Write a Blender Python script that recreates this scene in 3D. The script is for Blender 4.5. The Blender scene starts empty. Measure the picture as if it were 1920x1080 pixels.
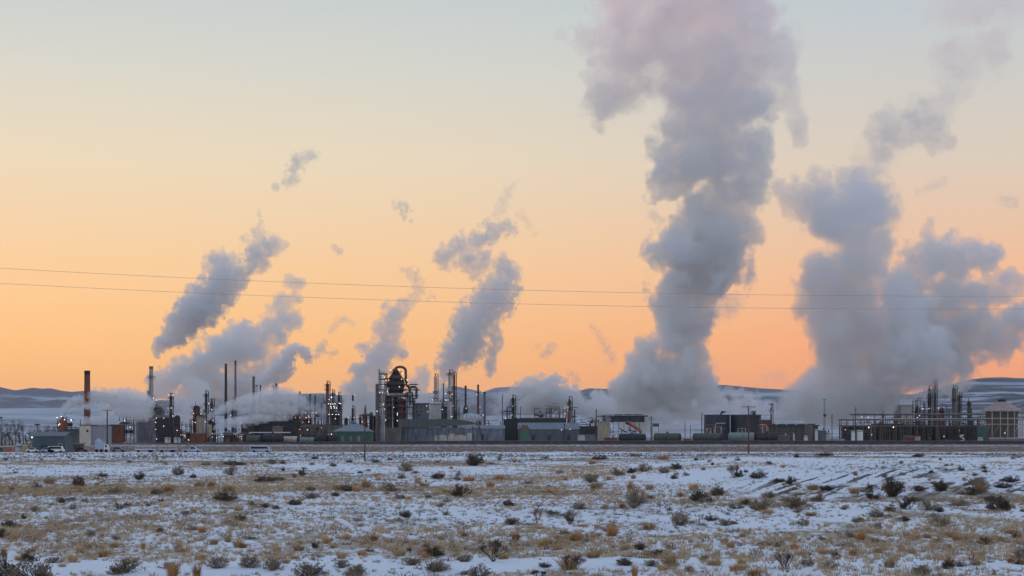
import bpy, bmesh, math, random
import numpy as np
from mathutils import Vector, Matrix, noise

SC = bpy.context.scene
COL = SC.collection
F = 3045.0            # focal length in pixels of the 1920 px wide photograph
EYE = 6.0             # eye height above the plain
HOR = 812.0           # horizon row

# ------------------------------------------------------------------ camera
cam = bpy.data.cameras.new('camera')
camo = bpy.data.objects.new('camera', cam)
COL.objects.link(camo)
SC.camera = camo
cam.sensor_width = 36
cam.lens = 36 * F / 1920
cam.shift_y = (HOR - 540) / 1920
cam.clip_start = 0.5
cam.clip_end = 90000
camo.location = (0, 0, EYE)
camo.rotation_euler = (math.pi / 2, 0, 0)

# ------------------------------------------------------------------ sky, sun, exposure
SUN_EL, SUN_AZ = 0.62, -24.0          # degrees; azimuth from straight ahead, negative = left


def lin(r, g, b):
    f = lambda c: (c / 255 / 12.92) if c / 255 <= 0.04045 else ((c / 255 + 0.055) / 1.055) ** 2.4
    return (f(r), f(g), f(b), 1)


world = bpy.data.worlds.new('World')
SC.world = world
world.use_nodes = True
wn = world.node_tree
bg = wn.nodes['Background']
sky = wn.nodes.new('ShaderNodeTexSky')
sky.sky_type = 'NISHITA'
sky.sun_disc = False
sky.sun_elevation = math.radians(SUN_EL)
sky.sun_rotation = math.radians(SUN_AZ)
sky.air_density = 1.0
sky.dust_density = 1.5


def wnode(t, **k):
    n = wn.nodes.new(t)
    for a, v in k.items():
        setattr(n, a, v)
    return n


def wmath(op, a, b=None, clamp=False):
    n = wnode('ShaderNodeMath', operation=op, use_clamp=clamp)
    for i, v in enumerate((a, b)):
        if v is None:
            continue
        if isinstance(v, (int, float)):
            n.inputs[i].default_value = v
        else:
            wn.links.new(v, n.inputs[i])
    return n.outputs[0]


tc = wnode('ShaderNodeTexCoord')
sep = wnode('ShaderNodeSeparateXYZ')
wn.links.new(tc.outputs['Generated'], sep.inputs[0])
elev = wmath('ARCSINE', sep.outputs[2])
edeg = wmath('MULTIPLY', elev, 180 / math.pi)
hlen = wmath('SQRT', wmath('SUBTRACT', 1.0001, wmath('MULTIPLY', sep.outputs[2], sep.outputs[2])))


def ramp(stops):
    # stops by elevation in degrees; position = sqrt(elev/90) gives room near the horizon
    r = wnode('ShaderNodeValToRGB')
    cr = r.color_ramp
    cr.interpolation = 'LINEAR'
    while len(cr.elements) < len(stops):
        cr.elements.new(0.5)
    for e, (d, c) in zip(cr.elements, stops):
        e.position = math.sqrt(max(d, 0) / 90)
        e.color = lin(*c)
    pos = wmath('SQRT', wmath('MAXIMUM', wmath('DIVIDE', edeg, 90), 0))
    wn.links.new(pos, r.inputs[0])
    return r.outputs[0]


SKY_L = ramp([(0, (255, 176, 92)), (1.8, (255, 186, 106)), (3.2, (254, 194, 122)), (5.8, (248, 205, 153)), (9.5, (233, 216, 187)),
              (12.5, (214, 213, 202)), (15.5, (196, 204, 206)), (30, (170, 188, 208)), (90, (142, 168, 208))])
SKY_R = ramp([(0, (252, 152, 92)), (1.8, (252, 161, 102)), (3.2, (252, 171, 116)), (5.8, (243, 190, 150)), (9.5, (219, 204, 187)),
              (12.5, (203, 203, 200)), (15.5, (187, 199, 208)), (30, (166, 184, 206)), (90, (142, 168, 208))])
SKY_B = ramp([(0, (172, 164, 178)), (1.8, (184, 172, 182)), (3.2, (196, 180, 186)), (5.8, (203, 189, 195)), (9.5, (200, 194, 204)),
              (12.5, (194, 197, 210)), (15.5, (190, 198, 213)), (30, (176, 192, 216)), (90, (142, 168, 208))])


def azdot(deg):
    a = math.radians(deg)
    d = wmath('ADD', wmath('MULTIPLY', sep.outputs[0], math.sin(a)), wmath('MULTIPLY', sep.outputs[1], math.cos(a)))
    return wmath('DIVIDE', d, hlen)


def wmix(f, a, b):
    m = wnode('ShaderNodeMix', data_type='RGBA')
    m.clamp_factor = True
    for s, v in ((m.inputs['Factor'], f), (m.inputs['A'], a), (m.inputs['B'], b)):
        if isinstance(v, (int, float)):
            s.default_value = v
        else:
            wn.links.new(v, s)
    return m.outputs['Result']


def wrange(v, a, b):
    m = wnode('ShaderNodeMapRange', interpolation_type='SMOOTHSTEP')
    wn.links.new(v, m.inputs[0])
    m.inputs[1].default_value = a
    m.inputs[2].default_value = b
    return m.outputs[0]


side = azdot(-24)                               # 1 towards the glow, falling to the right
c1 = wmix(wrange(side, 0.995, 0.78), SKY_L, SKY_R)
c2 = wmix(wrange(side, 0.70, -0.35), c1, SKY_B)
BGS = 0.12
sc8 = wnode('ShaderNodeMix', data_type='RGBA', blend_type='MULTIPLY')
sc8.inputs['Factor'].default_value = 1
wn.links.new(c2, sc8.inputs['A'])
sc8.inputs['B'].default_value = (1 / BGS, 1 / BGS, 1 / BGS, 1)
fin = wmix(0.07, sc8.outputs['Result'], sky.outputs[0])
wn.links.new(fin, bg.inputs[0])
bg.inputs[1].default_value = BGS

sun = bpy.data.lights.new('sun', 'SUN')
sun.energy = 2.8
sun.angle = math.radians(0.5)
sun.color = (1.0, 0.46, 0.34)
suno = bpy.data.objects.new('sun', sun)
COL.objects.link(suno)
_a, _e = math.radians(SUN_AZ), math.radians(SUN_EL)
_sd = Vector((math.sin(_a) * math.cos(_e), math.cos(_a) * math.cos(_e), math.sin(_e)))
suno.rotation_euler = _sd.to_track_quat('Z', 'Y').to_euler()

vs = SC.view_settings
vs.view_transform = 'Standard'
vs.look = 'None'
vs.exposure = 0.13
vs.gamma = 1.0
vs.use_curve_mapping = False
cy = SC.cycles
cy.use_denoising = True
cy.max_bounces = 8
cy.diffuse_bounces = 2
cy.glossy_bounces = 2
cy.transparent_max_bounces = 24
cy.volume_bounces = 6
cy.use_adaptive_sampling = True
cy.adaptive_threshold = 0.02
cy.volume_max_steps = 512

# ------------------------------------------------------------------ mesh helpers


def X(px, D):
    return (px - 960) / F * D


def Z(py, D):
    return EYE + (HOR - py) / F * D


def S(npx, D):
    return npx / F * D


class MB:
    """collects shapes in world coordinates; part() links them as one mesh"""

    def __init__(s):
        s.v, s.f = [], []

    def add(s, vs_, fs):
        b = len(s.v)
        s.v += [tuple(v) for v in vs_]
        s.f += [tuple(i + b for i in f) for f in fs]
        return s

    def box(s, x0, x1, y0, y1, z0, z1):
        return s.add([(x0, y0, z0), (x1, y0, z0), (x1, y1, z0), (x0, y1, z0), (x0, y0, z1), (x1, y0, z1), (x1, y1, z1), (x0, y1, z1)],
                     [(0, 3, 2, 1), (4, 5, 6, 7), (0, 1, 5, 4), (1, 2, 6, 5), (2, 3, 7, 6), (3, 0, 4, 7)])

    def cyl(s, a, b, r0, r1=None, n=12, caps=True):
        r1 = r0 if r1 is None else r1
        a, b = Vector(a), Vector(b)
        d = (b - a).normalized() if (b - a).length > 1e-9 else Vector((0, 0, 1))
        u = d.orthogonal().normalized()
        w = d.cross(u)
        vs_ = []
        for c, r in ((a, r0), (b, r1)):
            for i in range(n):
                t = 2 * math.pi * i / n
                vs_.append(c + (u * math.cos(t) + w * math.sin(t)) * r)
        fs = [(i, (i + 1) % n, n + (i + 1) % n, n + i) for i in range(n)]
        if caps:
            fs += [tuple(range(n - 1, -1, -1)), tuple(range(n, 2 * n))]
        return s.add(vs_, fs)

    def lathe(s, cx, cy_, prof, n=20):
        vs_, fs = [], []
        for r, z in prof:
            for i in range(n):
                t = 2 * math.pi * i / n
                vs_.append((cx + r * math.cos(t), cy_ + r * math.sin(t), z))
        m = len(prof)
        for j in range(m - 1):
            for i in range(n):
                fs.append((j * n + i, j * n + (i + 1) % n, (j + 1) * n + (i + 1) % n, (j + 1) * n + i))
        fs.append(tuple(range(n - 1, -1, -1)))
        fs.append(tuple(range((m - 1) * n, m * n)))
        return s.add(vs_, fs)

    def tube(s, path, r, n=8):
        path = [Vector(p) for p in path]
        vs_, fs = [], []
        for k, p in enumerate(path):
            d = (path[min(k + 1, len(path) - 1)] - path[max(k - 1, 0)]).normalized()
            ref = Vector((0, 1, 0)) if abs(d.y) < 0.9 else Vector((1, 0, 0))
            u = d.cross(ref).normalized()
            w = d.cross(u)
            rr = r[k] if isinstance(r, (list, tuple)) else r
            for i in range(n):
                t = 2 * math.pi * i / n
                vs_.append(p + (u * math.cos(t) + w * math.sin(t)) * rr)
        for k in range(len(path) - 1):
            for i in range(n):
                fs.append((k * n + i, k * n + (i + 1) % n, (k + 1) * n + (i + 1) % n, (k + 1) * n + i))
        fs.append(tuple(range(n - 1, -1, -1)))
        fs.append(tuple(range((len(path) - 1) * n, len(path) * n)))
        return s.add(vs_, fs)

    def ball(s, c, r, n=12, m=7, sz=1.0):
        prof = []
        for j in range(m + 1):
            t = -math.pi / 2 + math.pi * j / m
            prof.append((max(r * math.cos(t), 0.001), c[2] + r * sz * math.sin(t)))
        return s.lathe(c[0], c[1], prof, n)

    def prism(s, poly, y0, y1):
        """poly of (x, z) extruded along y"""
        n = len(poly)
        vs_ = [(x, y0, z) for x, z in poly] + [(x, y1, z) for x, z in poly]
        fs = [tuple(range(n)), tuple(range(2 * n - 1, n - 1, -1))] + [(i, i + n, (i + 1) % n + n, (i + 1) % n) for i in range(n)]
        return s.add(vs_, fs)

    def rot(s, cx, cy_, deg):
        c, d = math.cos(math.radians(deg)), math.sin(math.radians(deg))
        s.v = [(cx + (x - cx) * c - (y - cy_) * d, cy_ + (x - cx) * d + (y - cy_) * c, z) for x, y, z in s.v]
        return s

    def mesh(s, name, mat, off=(0, 0, 0), smooth=False):
        me = bpy.data.meshes.new(name)
        me.from_pydata([(x - off[0], y - off[1], z - off[2]) for x, y, z in s.v], [], s.f)
        bm = bmesh.new()
        bm.from_mesh(me)
        bmesh.ops.recalc_face_normals(bm, faces=bm.faces)
        bm.to_mesh(me)
        bm.free()
        if mat:
            me.materials.append(mat)
        if smooth:
            me.polygons.foreach_set('use_smooth', [True] * len(me.polygons))
            try:
                me.set_sharp_from_angle(angle=math.radians(40))
            except Exception:
                pass
        me.update()
        return me


def tag(o, label=None, cat=None, group=None, kind=None):
    for k, v in (('label', label), ('category', cat), ('group', group), ('kind', kind)):
        if v:
            o[k] = v
    return o


def thing(name, label, cat, loc, group=None):
    o = bpy.data.objects.new(name, None)
    o.empty_display_size = 0.5
    o.location = loc
    COL.objects.link(o)
    return tag(o, label, cat, group)


def root_of(o):
    while o.parent:
        o = o.parent
    return o


def part(name, mb, mat, parent, label=None, smooth=True):
    off = root_of(parent).location if parent else (0, 0, 0)
    o = bpy.data.objects.new(name, mb.mesh(name, mat, off, smooth))
    COL.objects.link(o)
    if parent:
        o.parent = parent
    if label:
        o['label'] = label
    return o


def solo(name, mb, mat, loc, label, cat, group=None, smooth=True):
    o = bpy.data.objects.new(name, mb.mesh(name, mat, loc, smooth))
    o.location = loc
    COL.objects.link(o)
    return tag(o, label, cat, group)


def copy_tree(o, parent=None):
    kids = list(o.children)
    c = o.copy()
    COL.objects.link(c)
    c.parent = parent
    for k in kids:
        copy_tree(k, c)
    return c


# ------------------------------------------------------------------ materials
MATS = {}


def mat(name, col, rough=0.7, metal=0.0, var=0.25, scale=0.6, streak=True, col2=None, bump=0.0):
    if name in MATS:
        return MATS[name]
    m = bpy.data.materials.new(name)
    m.use_nodes = True
    n, l = m.node_tree.nodes, m.node_tree.links
    b = n['Principled BSDF']
    b.inputs['Roughness'].default_value = rough
    b.inputs['Metallic'].default_value = metal
    t = n.new('ShaderNodeTexCoord')
    mp = n.new('ShaderNodeMapping')
    mp.inputs['Scale'].default_value = (1, 1, 0.25) if streak else (1, 1, 1)
    nz = n.new('ShaderNodeTexNoise')
    nz.inputs['Scale'].default_value = scale
    nz.inputs['Detail'].default_value = 5
    nz.inputs['Roughness'].default_value = 0.65
    l.new(t.outputs['Object'], mp.inputs[0])
    l.new(mp.outputs[0], nz.inputs['Vector'])
    r = n.new('ShaderNodeValToRGB')
    r.color_ramp.elements[0].position = 0.32
    r.color_ramp.elements[1].position = 0.68
    c2 = col2 or tuple(min(1, c * (1 + var)) for c in col)
    r.color_ramp.elements[0].color = tuple(c * (1 - var) for c in col) + (1,)
    r.color_ramp.elements[1].color = tuple(c2) + (1,)
    l.new(nz.outputs[0], r.inputs[0])
    l.new(r.outputs[0], b.inputs['Base Color'])
    if bump:
        bp = n.new('ShaderNodeBump')
        bp.inputs['Strength'].default_value = bump
        l.new(nz.outputs[0], bp.inputs['Height'])
        l.new(bp.outputs[0], b.inputs['Normal'])
    MATS[name] = m
    return m


STEEL = mat('weathered_steel', (0.16, 0.15, 0.14), 0.6, 0.3, var=0.45, scale=0.4, col2=(0.24, 0.20, 0.17))
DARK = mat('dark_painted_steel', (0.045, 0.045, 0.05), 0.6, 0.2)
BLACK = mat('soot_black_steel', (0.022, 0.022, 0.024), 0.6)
GREY = mat('grey_cladding', (0.21, 0.21, 0.22), 0.6, 0.1, var=0.4, scale=0.35)
PALE = mat('pale_cladding', (0.5, 0.49, 0.46), 0.6)
WHITE = mat('white_paint', (0.75, 0.75, 0.73), 0.5, var=0.12)
SILVER = mat('aluminium_insulation', (0.45, 0.45, 0.46), 0.4, 0.6)
RUST = mat('rusty_red_steel', (0.20, 0.065, 0.035), 0.8, var=0.4)
BRICK = mat('brick_red_masonry', (0.23, 0.075, 0.05), 0.9, var=0.3, scale=0.9)
REDOX = mat('red_oxide_paint', (0.24, 0.06, 0.045), 0.7, var=0.3)
ORANGE = mat('orange_paint', (0.45, 0.15, 0.05), 0.6)
TEAL = mat('dark_teal_metal_sheet', (0.05, 0.085, 0.10), 0.5, var=0.2)
GREEN = mat('green_metal_sheet', (0.045, 0.12, 0.085), 0.6, var=0.2)
ROOFG = mat('grey_roof_sheet', (0.21, 0.23, 0.25), 0.6, var=0.2)
BLUEG = mat('blue_grey_wall', (0.16, 0.175, 0.21), 0.7, var=0.45, scale=0.35)
BEIGE = mat('beige_paint', (0.48, 0.40, 0.28), 0.7)
YELL = mat('faded_yellow_paint', (0.45, 0.33, 0.14), 0.7)
OLIVE = mat('dark_olive_sheet', (0.08, 0.09, 0.075), 0.7)
PINKROOF = mat('pale_pink_roof_sheet', (0.38, 0.28, 0.24), 0.7, var=0.3)
WOOD = mat('pole_timber', (0.10, 0.065, 0.045), 0.9)
REDWOOD = mat('reddish_pole_timber', (0.16, 0.05, 0.04), 0.9)
GLASS = mat('dark_window_glass', (0.02, 0.025, 0.03), 0.15, streak=False)
BARK = mat('winter_bark', (0.10, 0.085, 0.075), 0.9)
LBLUE = mat('pale_blue_car_paint', (0.38, 0.46, 0.55), 0.4, var=0.1)
REDCAR = mat('red_car_paint', (0.35, 0.04, 0.04), 0.4, var=0.1)
RUBBER = mat('black_rubber', (0.02, 0.02, 0.02), 0.9)
TANKG = mat('pale_green_tank_paint', (0.20, 0.25, 0.23), 0.6, var=0.2)
TANKD = mat('dark_tank_paint', (0.04, 0.045, 0.06), 0.5, var=0.3)
SNOWCAP = mat('settled_snow', (0.72, 0.74, 0.78), 0.8, var=0.06, streak=False)


def emis(name, col, st):
    m = bpy.data.materials.new(name)
    m.use_nodes = True
    b = m.node_tree.nodes['Principled BSDF']
    b.inputs['Base Color'].default_value = (0.8, 0.8, 0.8, 1)
    b.inputs['Emission Color'].default_value = tuple(col) + (1,)
    b.inputs['Emission Strength'].default_value = st
    try:
        m.cycles.emission_sampling = 'NONE'
    except Exception:
        pass
    return m


GLOW = {'w': emis('lamp_white', (1.0, 0.90, 0.78), 2.6), 'p': emis('lamp_pink', (1.0, 0.55, 0.45), 2.2), 'o': emis('lamp_sodium', (1.0, 0.62, 0.30), 2.2)}
LAMPM = {k: MB().ball((0, 0, 0), 0.20, 8, 5).mesh('lamp', m) for k, m in GLOW.items()}


def lamp(parent, px, py, D, k='w', s=1.0):
    """a lit lamp bulb, part of the thing it is bolted to"""
    o = bpy.data.objects.new('lamp', LAMPM[k])
    COL.objects.link(o)
    o.parent = parent
    b = root_of(parent).location
    o.location = (X(px, D) - b[0], D - b[1], Z(py, D) - b[2])
    o.scale = (s, s, s)
    return o


# ------------------------------------------------------------------ terrain
def sstep(a, b, x):
    t = min(1, max(0, (x - a) / (b - a)))
    return t * t * (3 - 2 * t)


def ground_z(x, y):
    """height of the snow field"""
    if y > 560 or y < 1:
        return 0.0
    px = 960 + x / y * F
    h = 0.0
    wv = 5 * noise.noise(Vector((x * .06, 0, 2.2)))
    bank = sstep(980, 1480, px) * sstep(140 + wv, 186 + wv, y) * (1 - .75 * sstep(200, 400, y)) * (1 - sstep(400, 470, y))
    h += 2.1 * bank
    h += 0.35 * sstep(1700, 700, px) * sstep(220, 260, y) * (1 - sstep(300, 380, y))
    fade = 1 - sstep(400, 540, y)
    h += fade * 0.30 * noise.noise(Vector((x * 0.035, y * 0.02, 3.1)))
    h += fade * 0.12 * noise.noise(Vector((x * 0.15, y * 0.12, 7.7)))
    h += fade * 0.05 * noise.noise(Vector((x * 0.6, y * 0.5, 1.7)))
    # low drift near the lower edge of the view
    h += 0.18 * math.exp(-((y - 73 - 0.05 * x - 1.5 * noise.noise(Vector((x * 0.12, 0, 0)))) / 3.0) ** 2)
    return h


def on_ground(px, py):
    """the point of the snow field seen at this place"""
    sl = (HOR - py) / F
    y = -EYE / sl if sl < 0 else 500
    best = y
    yy = 55.0
    while yy < 600:
        if EYE + sl * yy <= ground_z((px - 960) / F * yy, yy):
            best = yy
            break
        yy += 0.5 if yy < 200 else 1.5
    x = (px - 960) / F * best
    return x, best, ground_z(x, best)


def grid_mesh(name, rows, ncol, xfun, zfun, mat_, kind='structure'):
    vs_ = []
    for y in rows:
        xs = xfun(y)
        for i in range(ncol + 1):
            x = xs[0] + (xs[1] - xs[0]) * i / ncol
            vs_.append((x, y, zfun(x, y)))
    fs = []
    for j in range(len(rows) - 1):
        for i in range(ncol):
            a = j * (ncol + 1) + i
            fs.append((a, a + 1, a + ncol + 2, a + ncol + 1))
    me = bpy.data.meshes.new(name)
    me.from_pydata(vs_, [], fs)
    me.materials.append(mat_)
    me.polygons.foreach_set('use_smooth', [True] * len(me.polygons))
    me.update()
    o = bpy.data.objects.new(name, me)
    COL.objects.link(o)
    o['kind'] = kind
    return o


def nodes_of(name, rough=0.85):
    m = bpy.data.materials.new(name)
    m.use_nodes = True
    nt = m.node_tree
    b = nt.nodes['Principled BSDF']
    b.inputs['Roughness'].default_value = rough
    b.inputs['Specular IOR Level'].default_value = 0.2
    return m, nt, b


class NT:
    """short-hands for building a shader graph"""

    def __init__(s, nt):
        s.nt = nt
        g = nt.nodes.new('ShaderNodeNewGeometry')
        s.pos = g.outputs['Position']

    def noise(s, scale=(1, 1, 1), detail=4, rough=0.6, off=(0, 0, 0), rotz=0):
        mp = s.nt.nodes.new('ShaderNodeMapping')
        mp.inputs['Scale'].default_value = scale
        mp.inputs['Location'].default_value = off
        mp.inputs['Rotation'].default_value = (0, 0, rotz)
        n = s.nt.nodes.new('ShaderNodeTexNoise')
        n.inputs['Scale'].default_value = 1
        n.inputs['Detail'].default_value = detail
        n.inputs['Roughness'].default_value = rough
        s.nt.links.new(s.pos, mp.inputs[0])
        s.nt.links.new(mp.outputs[0], n.inputs['Vector'])
        return n.outputs[0]

    def math(s, op, a, b=None, c=None, clamp=False):
        n = s.nt.nodes.new('ShaderNodeMath')
        n.operation = op
        n.use_clamp = clamp
        for i, v in enumerate((a, b, c)):
            if v is None:
                continue
            if isinstance(v, (int, float)):
                n.inputs[i].default_value = v
            else:
                s.nt.links.new(v, n.inputs[i])
        return n.outputs[0]

    def rng(s, v, a, b, c=0.0, d=1.0):
        n = s.nt.nodes.new('ShaderNodeMapRange')
        n.interpolation_type = 'SMOOTHSTEP'
        s.nt.links.new(v, n.inputs[0])
        for i, q in enumerate((a, b, c, d)):
            n.inputs[i + 1].default_value = q
        return n.outputs[0]

    def mix(s, f, a, b):
        n = s.nt.nodes.new('ShaderNodeMix')
        n.data_type = 'RGBA'
        for k, v in (('Factor', f), ('A', a), ('B', b)):
            if isinstance(v, (int, float)):
                n.inputs[k].default_value = v
            elif isinstance(v, tuple):
                n.inputs[k].default_value = v + (1,)
            else:
                s.nt.links.new(v, n.inputs[k])
        return n.outputs['Result']

    def xyz(s):
        n = s.nt.nodes.new('ShaderNodeSeparateXYZ')
        s.nt.links.new(s.pos, n.inputs[0])
        return n.outputs


# snow field: wind-packed snow, dead-grass litter and bare soil
SNOWF, nt, bsdf = nodes_of('patchy_snow_over_dry_steppe')
g = NT(nt)
xyz = g.xyz()
n_big = g.noise((0.035, 0.022, 0.1), 4, 0.6)
n_mid = g.noise((0.22, 0.10, 0.3), 5, 0.65, (5, 2, 0))
n_fin = g.noise((1.6, 0.8, 1), 4, 0.7, (1, 9, 0))
wob = g.math('MULTIPLY', g.math('SUBTRACT', g.noise((0.03, 0.0, 0), 3), 0.5), 60.0)
yw = g.math('ADD', xyz[1], wob)


def band(c, w):
    d = g.math('ABSOLUTE', g.math('SUBTRACT', yw, float(c)))
    return g.rng(d, w, 0.25 * w)


tan_band = g.math('MAXIMUM', g.math('MAXIMUM', band(88, 14), g.math('MULTIPLY', band(172, 26), 0.85)), g.math('MULTIPLY', band(345, 30), 0.25))
cover = g.math('ADD', g.math('MULTIPLY', n_big, 0.45), g.math('MULTIPLY', n_mid, 0.55))
cover = g.math('ADD', cover, g.math('MULTIPLY', tan_band, 0.055))
cover = g.math('ADD', cover, g.math('MULTIPLY', g.math('SUBTRACT', n_fin, 0.5), 0.40))
drift = g.rng(g.math('ABSOLUTE', g.math('SUBTRACT', xyz[1], 73.0)), 4.5, 1.0)
cover = g.math('SUBTRACT', cover, g.math('MULTIPLY', drift, 0.12))
clean = g.rng(g.math('ABSOLUTE', g.math('SUBTRACT', xyz[1], 268.0)), 44.0, 15.0)
cover = g.math('SUBTRACT', cover, g.math('MULTIPLY', clean, 0.05))
bankclean = g.math('MULTIPLY', g.rng(g.math('DIVIDE', xyz[0], g.math('MAXIMUM', xyz[1], 1.0)), 0.02, 0.12), g.math('MULTIPLY', g.rng(xyz[1], 148, 165), g.rng(xyz[1], 330, 260)))
cover = g.math('SUBTRACT', cover, g.math('MULTIPLY', bankclean, 0.10))
bare = g.rng(cover, 0.515, 0.585)
# dark wind-scoured furrows running across the bank on the right
fx = g.rng(g.math('DIVIDE', xyz[0], g.math('MAXIMUM', xyz[1], 1.0)), 0.115, 0.17)
fy = g.math('MULTIPLY', g.rng(xyz[1], 142, 152), g.rng(xyz[1], 190, 178))
ca, sa = math.cos(math.radians(65)), math.sin(math.radians(65))
al = g.math('ADD', g.math('MULTIPLY', xyz[0], ca), g.math('MULTIPLY', xyz[1], sa))
ac = g.math('SUBTRACT', g.math('MULTIPLY', xyz[1], ca), g.math('MULTIPLY', xyz[0], sa))
cmb = nt.nodes.new('ShaderNodeCombineXYZ')
nt.links.new(g.math('MULTIPLY', al, 0.06), cmb.inputs[0])
nt.links.new(g.math('MULTIPLY', ac, 0.95), cmb.inputs[1])
fn = nt.nodes.new('ShaderNodeTexNoise')
fn.inputs['Scale'].default_value = 1
fn.inputs['Detail'].default_value = 4
nt.links.new(cmb.outputs[0], fn.inputs['Vector'])
fgap = g.rng(g.noise((0.06, 0.05, 0), 2, 0.5, (9, 1, 0)), 0.43, 0.53)
furrow = g.math('MULTIPLY', g.math('MULTIPLY', g.math('MULTIPLY', fx, fy), fgap), g.rng(g.math('MULTIPLY_ADD', g.math('SUBTRACT', n_fin, 0.5), 0.30, g.math('MULTIPLY_ADD', g.math('SUBTRACT', n_mid, 0.5), 0.35, fn.outputs[0])), 0.52, 0.56))
snow_c = g.mix(g.noise((0.5, 0.3, 1), 3), (0.70, 0.73, 0.80), (0.82, 0.84, 0.88))
soil_c = g.mix(g.rng(n_fin, 0.35, 0.65), (0.10, 0.078, 0.06), (0.36, 0.26, 0.16))
soil_c = g.mix(g.math('MULTIPLY', tan_band, 0.6), soil_c, (0.42, 0.29, 0.16))
c = g.mix(g.math('MULTIPLY', bare, 0.85), snow_c, soil_c)
c = g.mix(g.math('MULTIPLY', furrow, 0.93), c, (0.06, 0.043, 0.034))
nt.links.new(c, bsdf.inputs['Base Color'])
bp = nt.nodes.new('ShaderNodeBump')
bp.inputs['Strength'].default_value = 0.6
bp.inputs['Distance'].default_value = 0.35
nt.links.new(g.math('ADD', n_fin, g.math('MULTIPLY', bare, 0.4)), bp.inputs['Height'])
nt.links.new(bp.outputs[0], bsdf.inputs['Normal'])

rows = [28]
while rows[-1] < 476:
    rows.append(rows[-1] * 1.0085)
rows[-1] = 478
grid_mesh('snow_field', rows, 300, lambda y: (-0.50 * y - 12, 0.50 * y + 12), ground_z, SNOWF)

# brown verge between the snow field and the railway
VERGE, nt, bsdf = nodes_of('brown_verge')
g = NT(nt)
n1 = g.noise((0.10, 0.03, 0.1), 5, 0.7)
n2 = g.noise((0.5, 0.12, 0.5), 4, 0.7, (4, 4, 0))
xyz = g.xyz()
c = g.mix(g.rng(n1, 0.35, 0.65), (0.085, 0.048, 0.033), (0.22, 0.13, 0.085))
edge = g.rng(g.math('ADD', xyz[1], g.math('MULTIPLY', g.math('SUBTRACT', n1, 0.5), 160.0)), 540.0, 478.0)
far = g.math('MULTIPLY', g.rng(g.math('ABSOLUTE', g.math('SUBTRACT', xyz[1], 775.0)), 70.0, 20.0), 0.07)
c = g.mix(g.rng(g.math('ADD', g.math('ADD', n2, g.math('MULTIPLY', edge, 0.22)), far), 0.57, 0.62), c, (0.74, 0.76, 0.82))
nt.links.new(c, bsdf.inputs['Base Color'])
grid_mesh('verge', [478, 520, 560, 610, 680, 760, 860], 40, lambda y: (-0.6 * y, 0.6 * y),
          lambda x, y: (ground_z(x, 478) if y == 478 else 0.012), VERGE)

# works yard: trodden snow and gravel
YARD, nt, bsdf = nodes_of('yard_snow_and_gravel')
g = NT(nt)
n1 = g.noise((0.02, 0.012, 0.1), 5, 0.7)
c = g.mix(g.rng(n1, 0.36, 0.55), (0.60, 0.62, 0.68), (0.13, 0.11, 0.10))
nt.links.new(c, bsdf.inputs['Base Color'])
grid_mesh('yard', [860, 1000, 1300, 1700, 2300], 20, lambda y: (-0.6 * y, 0.6 * y), lambda x, y: 0.006, YARD)

# the plain under and beyond everything
PLAIN, nt, bsdf = nodes_of('snowy_plain')
g = NT(nt)
n1 = g.noise((0.0035, 0.0009, 0.01), 6, 0.7)
c = g.mix(g.rng(n1, 0.40, 0.62), (0.66, 0.69, 0.76), (0.20, 0.17, 0.15))
nt.links.new(c, bsdf.inputs['Base Color'])
pv = [(-26000, -4000, -0.45), (26000, -4000, -0.45), (26000, 24000, -0.45), (-26000, 24000, -0.45)]
me = bpy.data.meshes.new('ground')
me.from_pydata(pv, [], [(0, 1, 2, 3)])
me.materials.append(PLAIN)
o = bpy.data.objects.new('ground', me)
COL.objects.link(o)
o['kind'] = 'structure'


# ranges of hills: crest profile as (pixel column, row) at the given distance
def interp(tab, x):
    if x <= tab[0][0]:
        return tab[0][1]
    for (a, u), (b, v) in zip(tab, tab[1:]):
        if x <= b:
            return u + (v - u) * (x - a) / (b - a)
    return tab[-1][1]


def hill_mat(name, dark, light, t0, t1, sx, sy, sz):
    m, nt, b = nodes_of(name)
    g = NT(nt)
    n1 = g.noise((sx, sy, sz), 7, 0.62)
    n2 = g.noise((sx * 5, sy * 5, sz * 3), 4, 0.6, (7, 7, 7))
    v = g.math('ADD', g.math('MULTIPLY', n1, 0.8), g.math('MULTIPLY', n2, 0.2))
    c = g.mix(g.rng(v, t0, t1), dark, light)
    nt.links.new(c, b.inputs['Base Color'])
    return m


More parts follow.
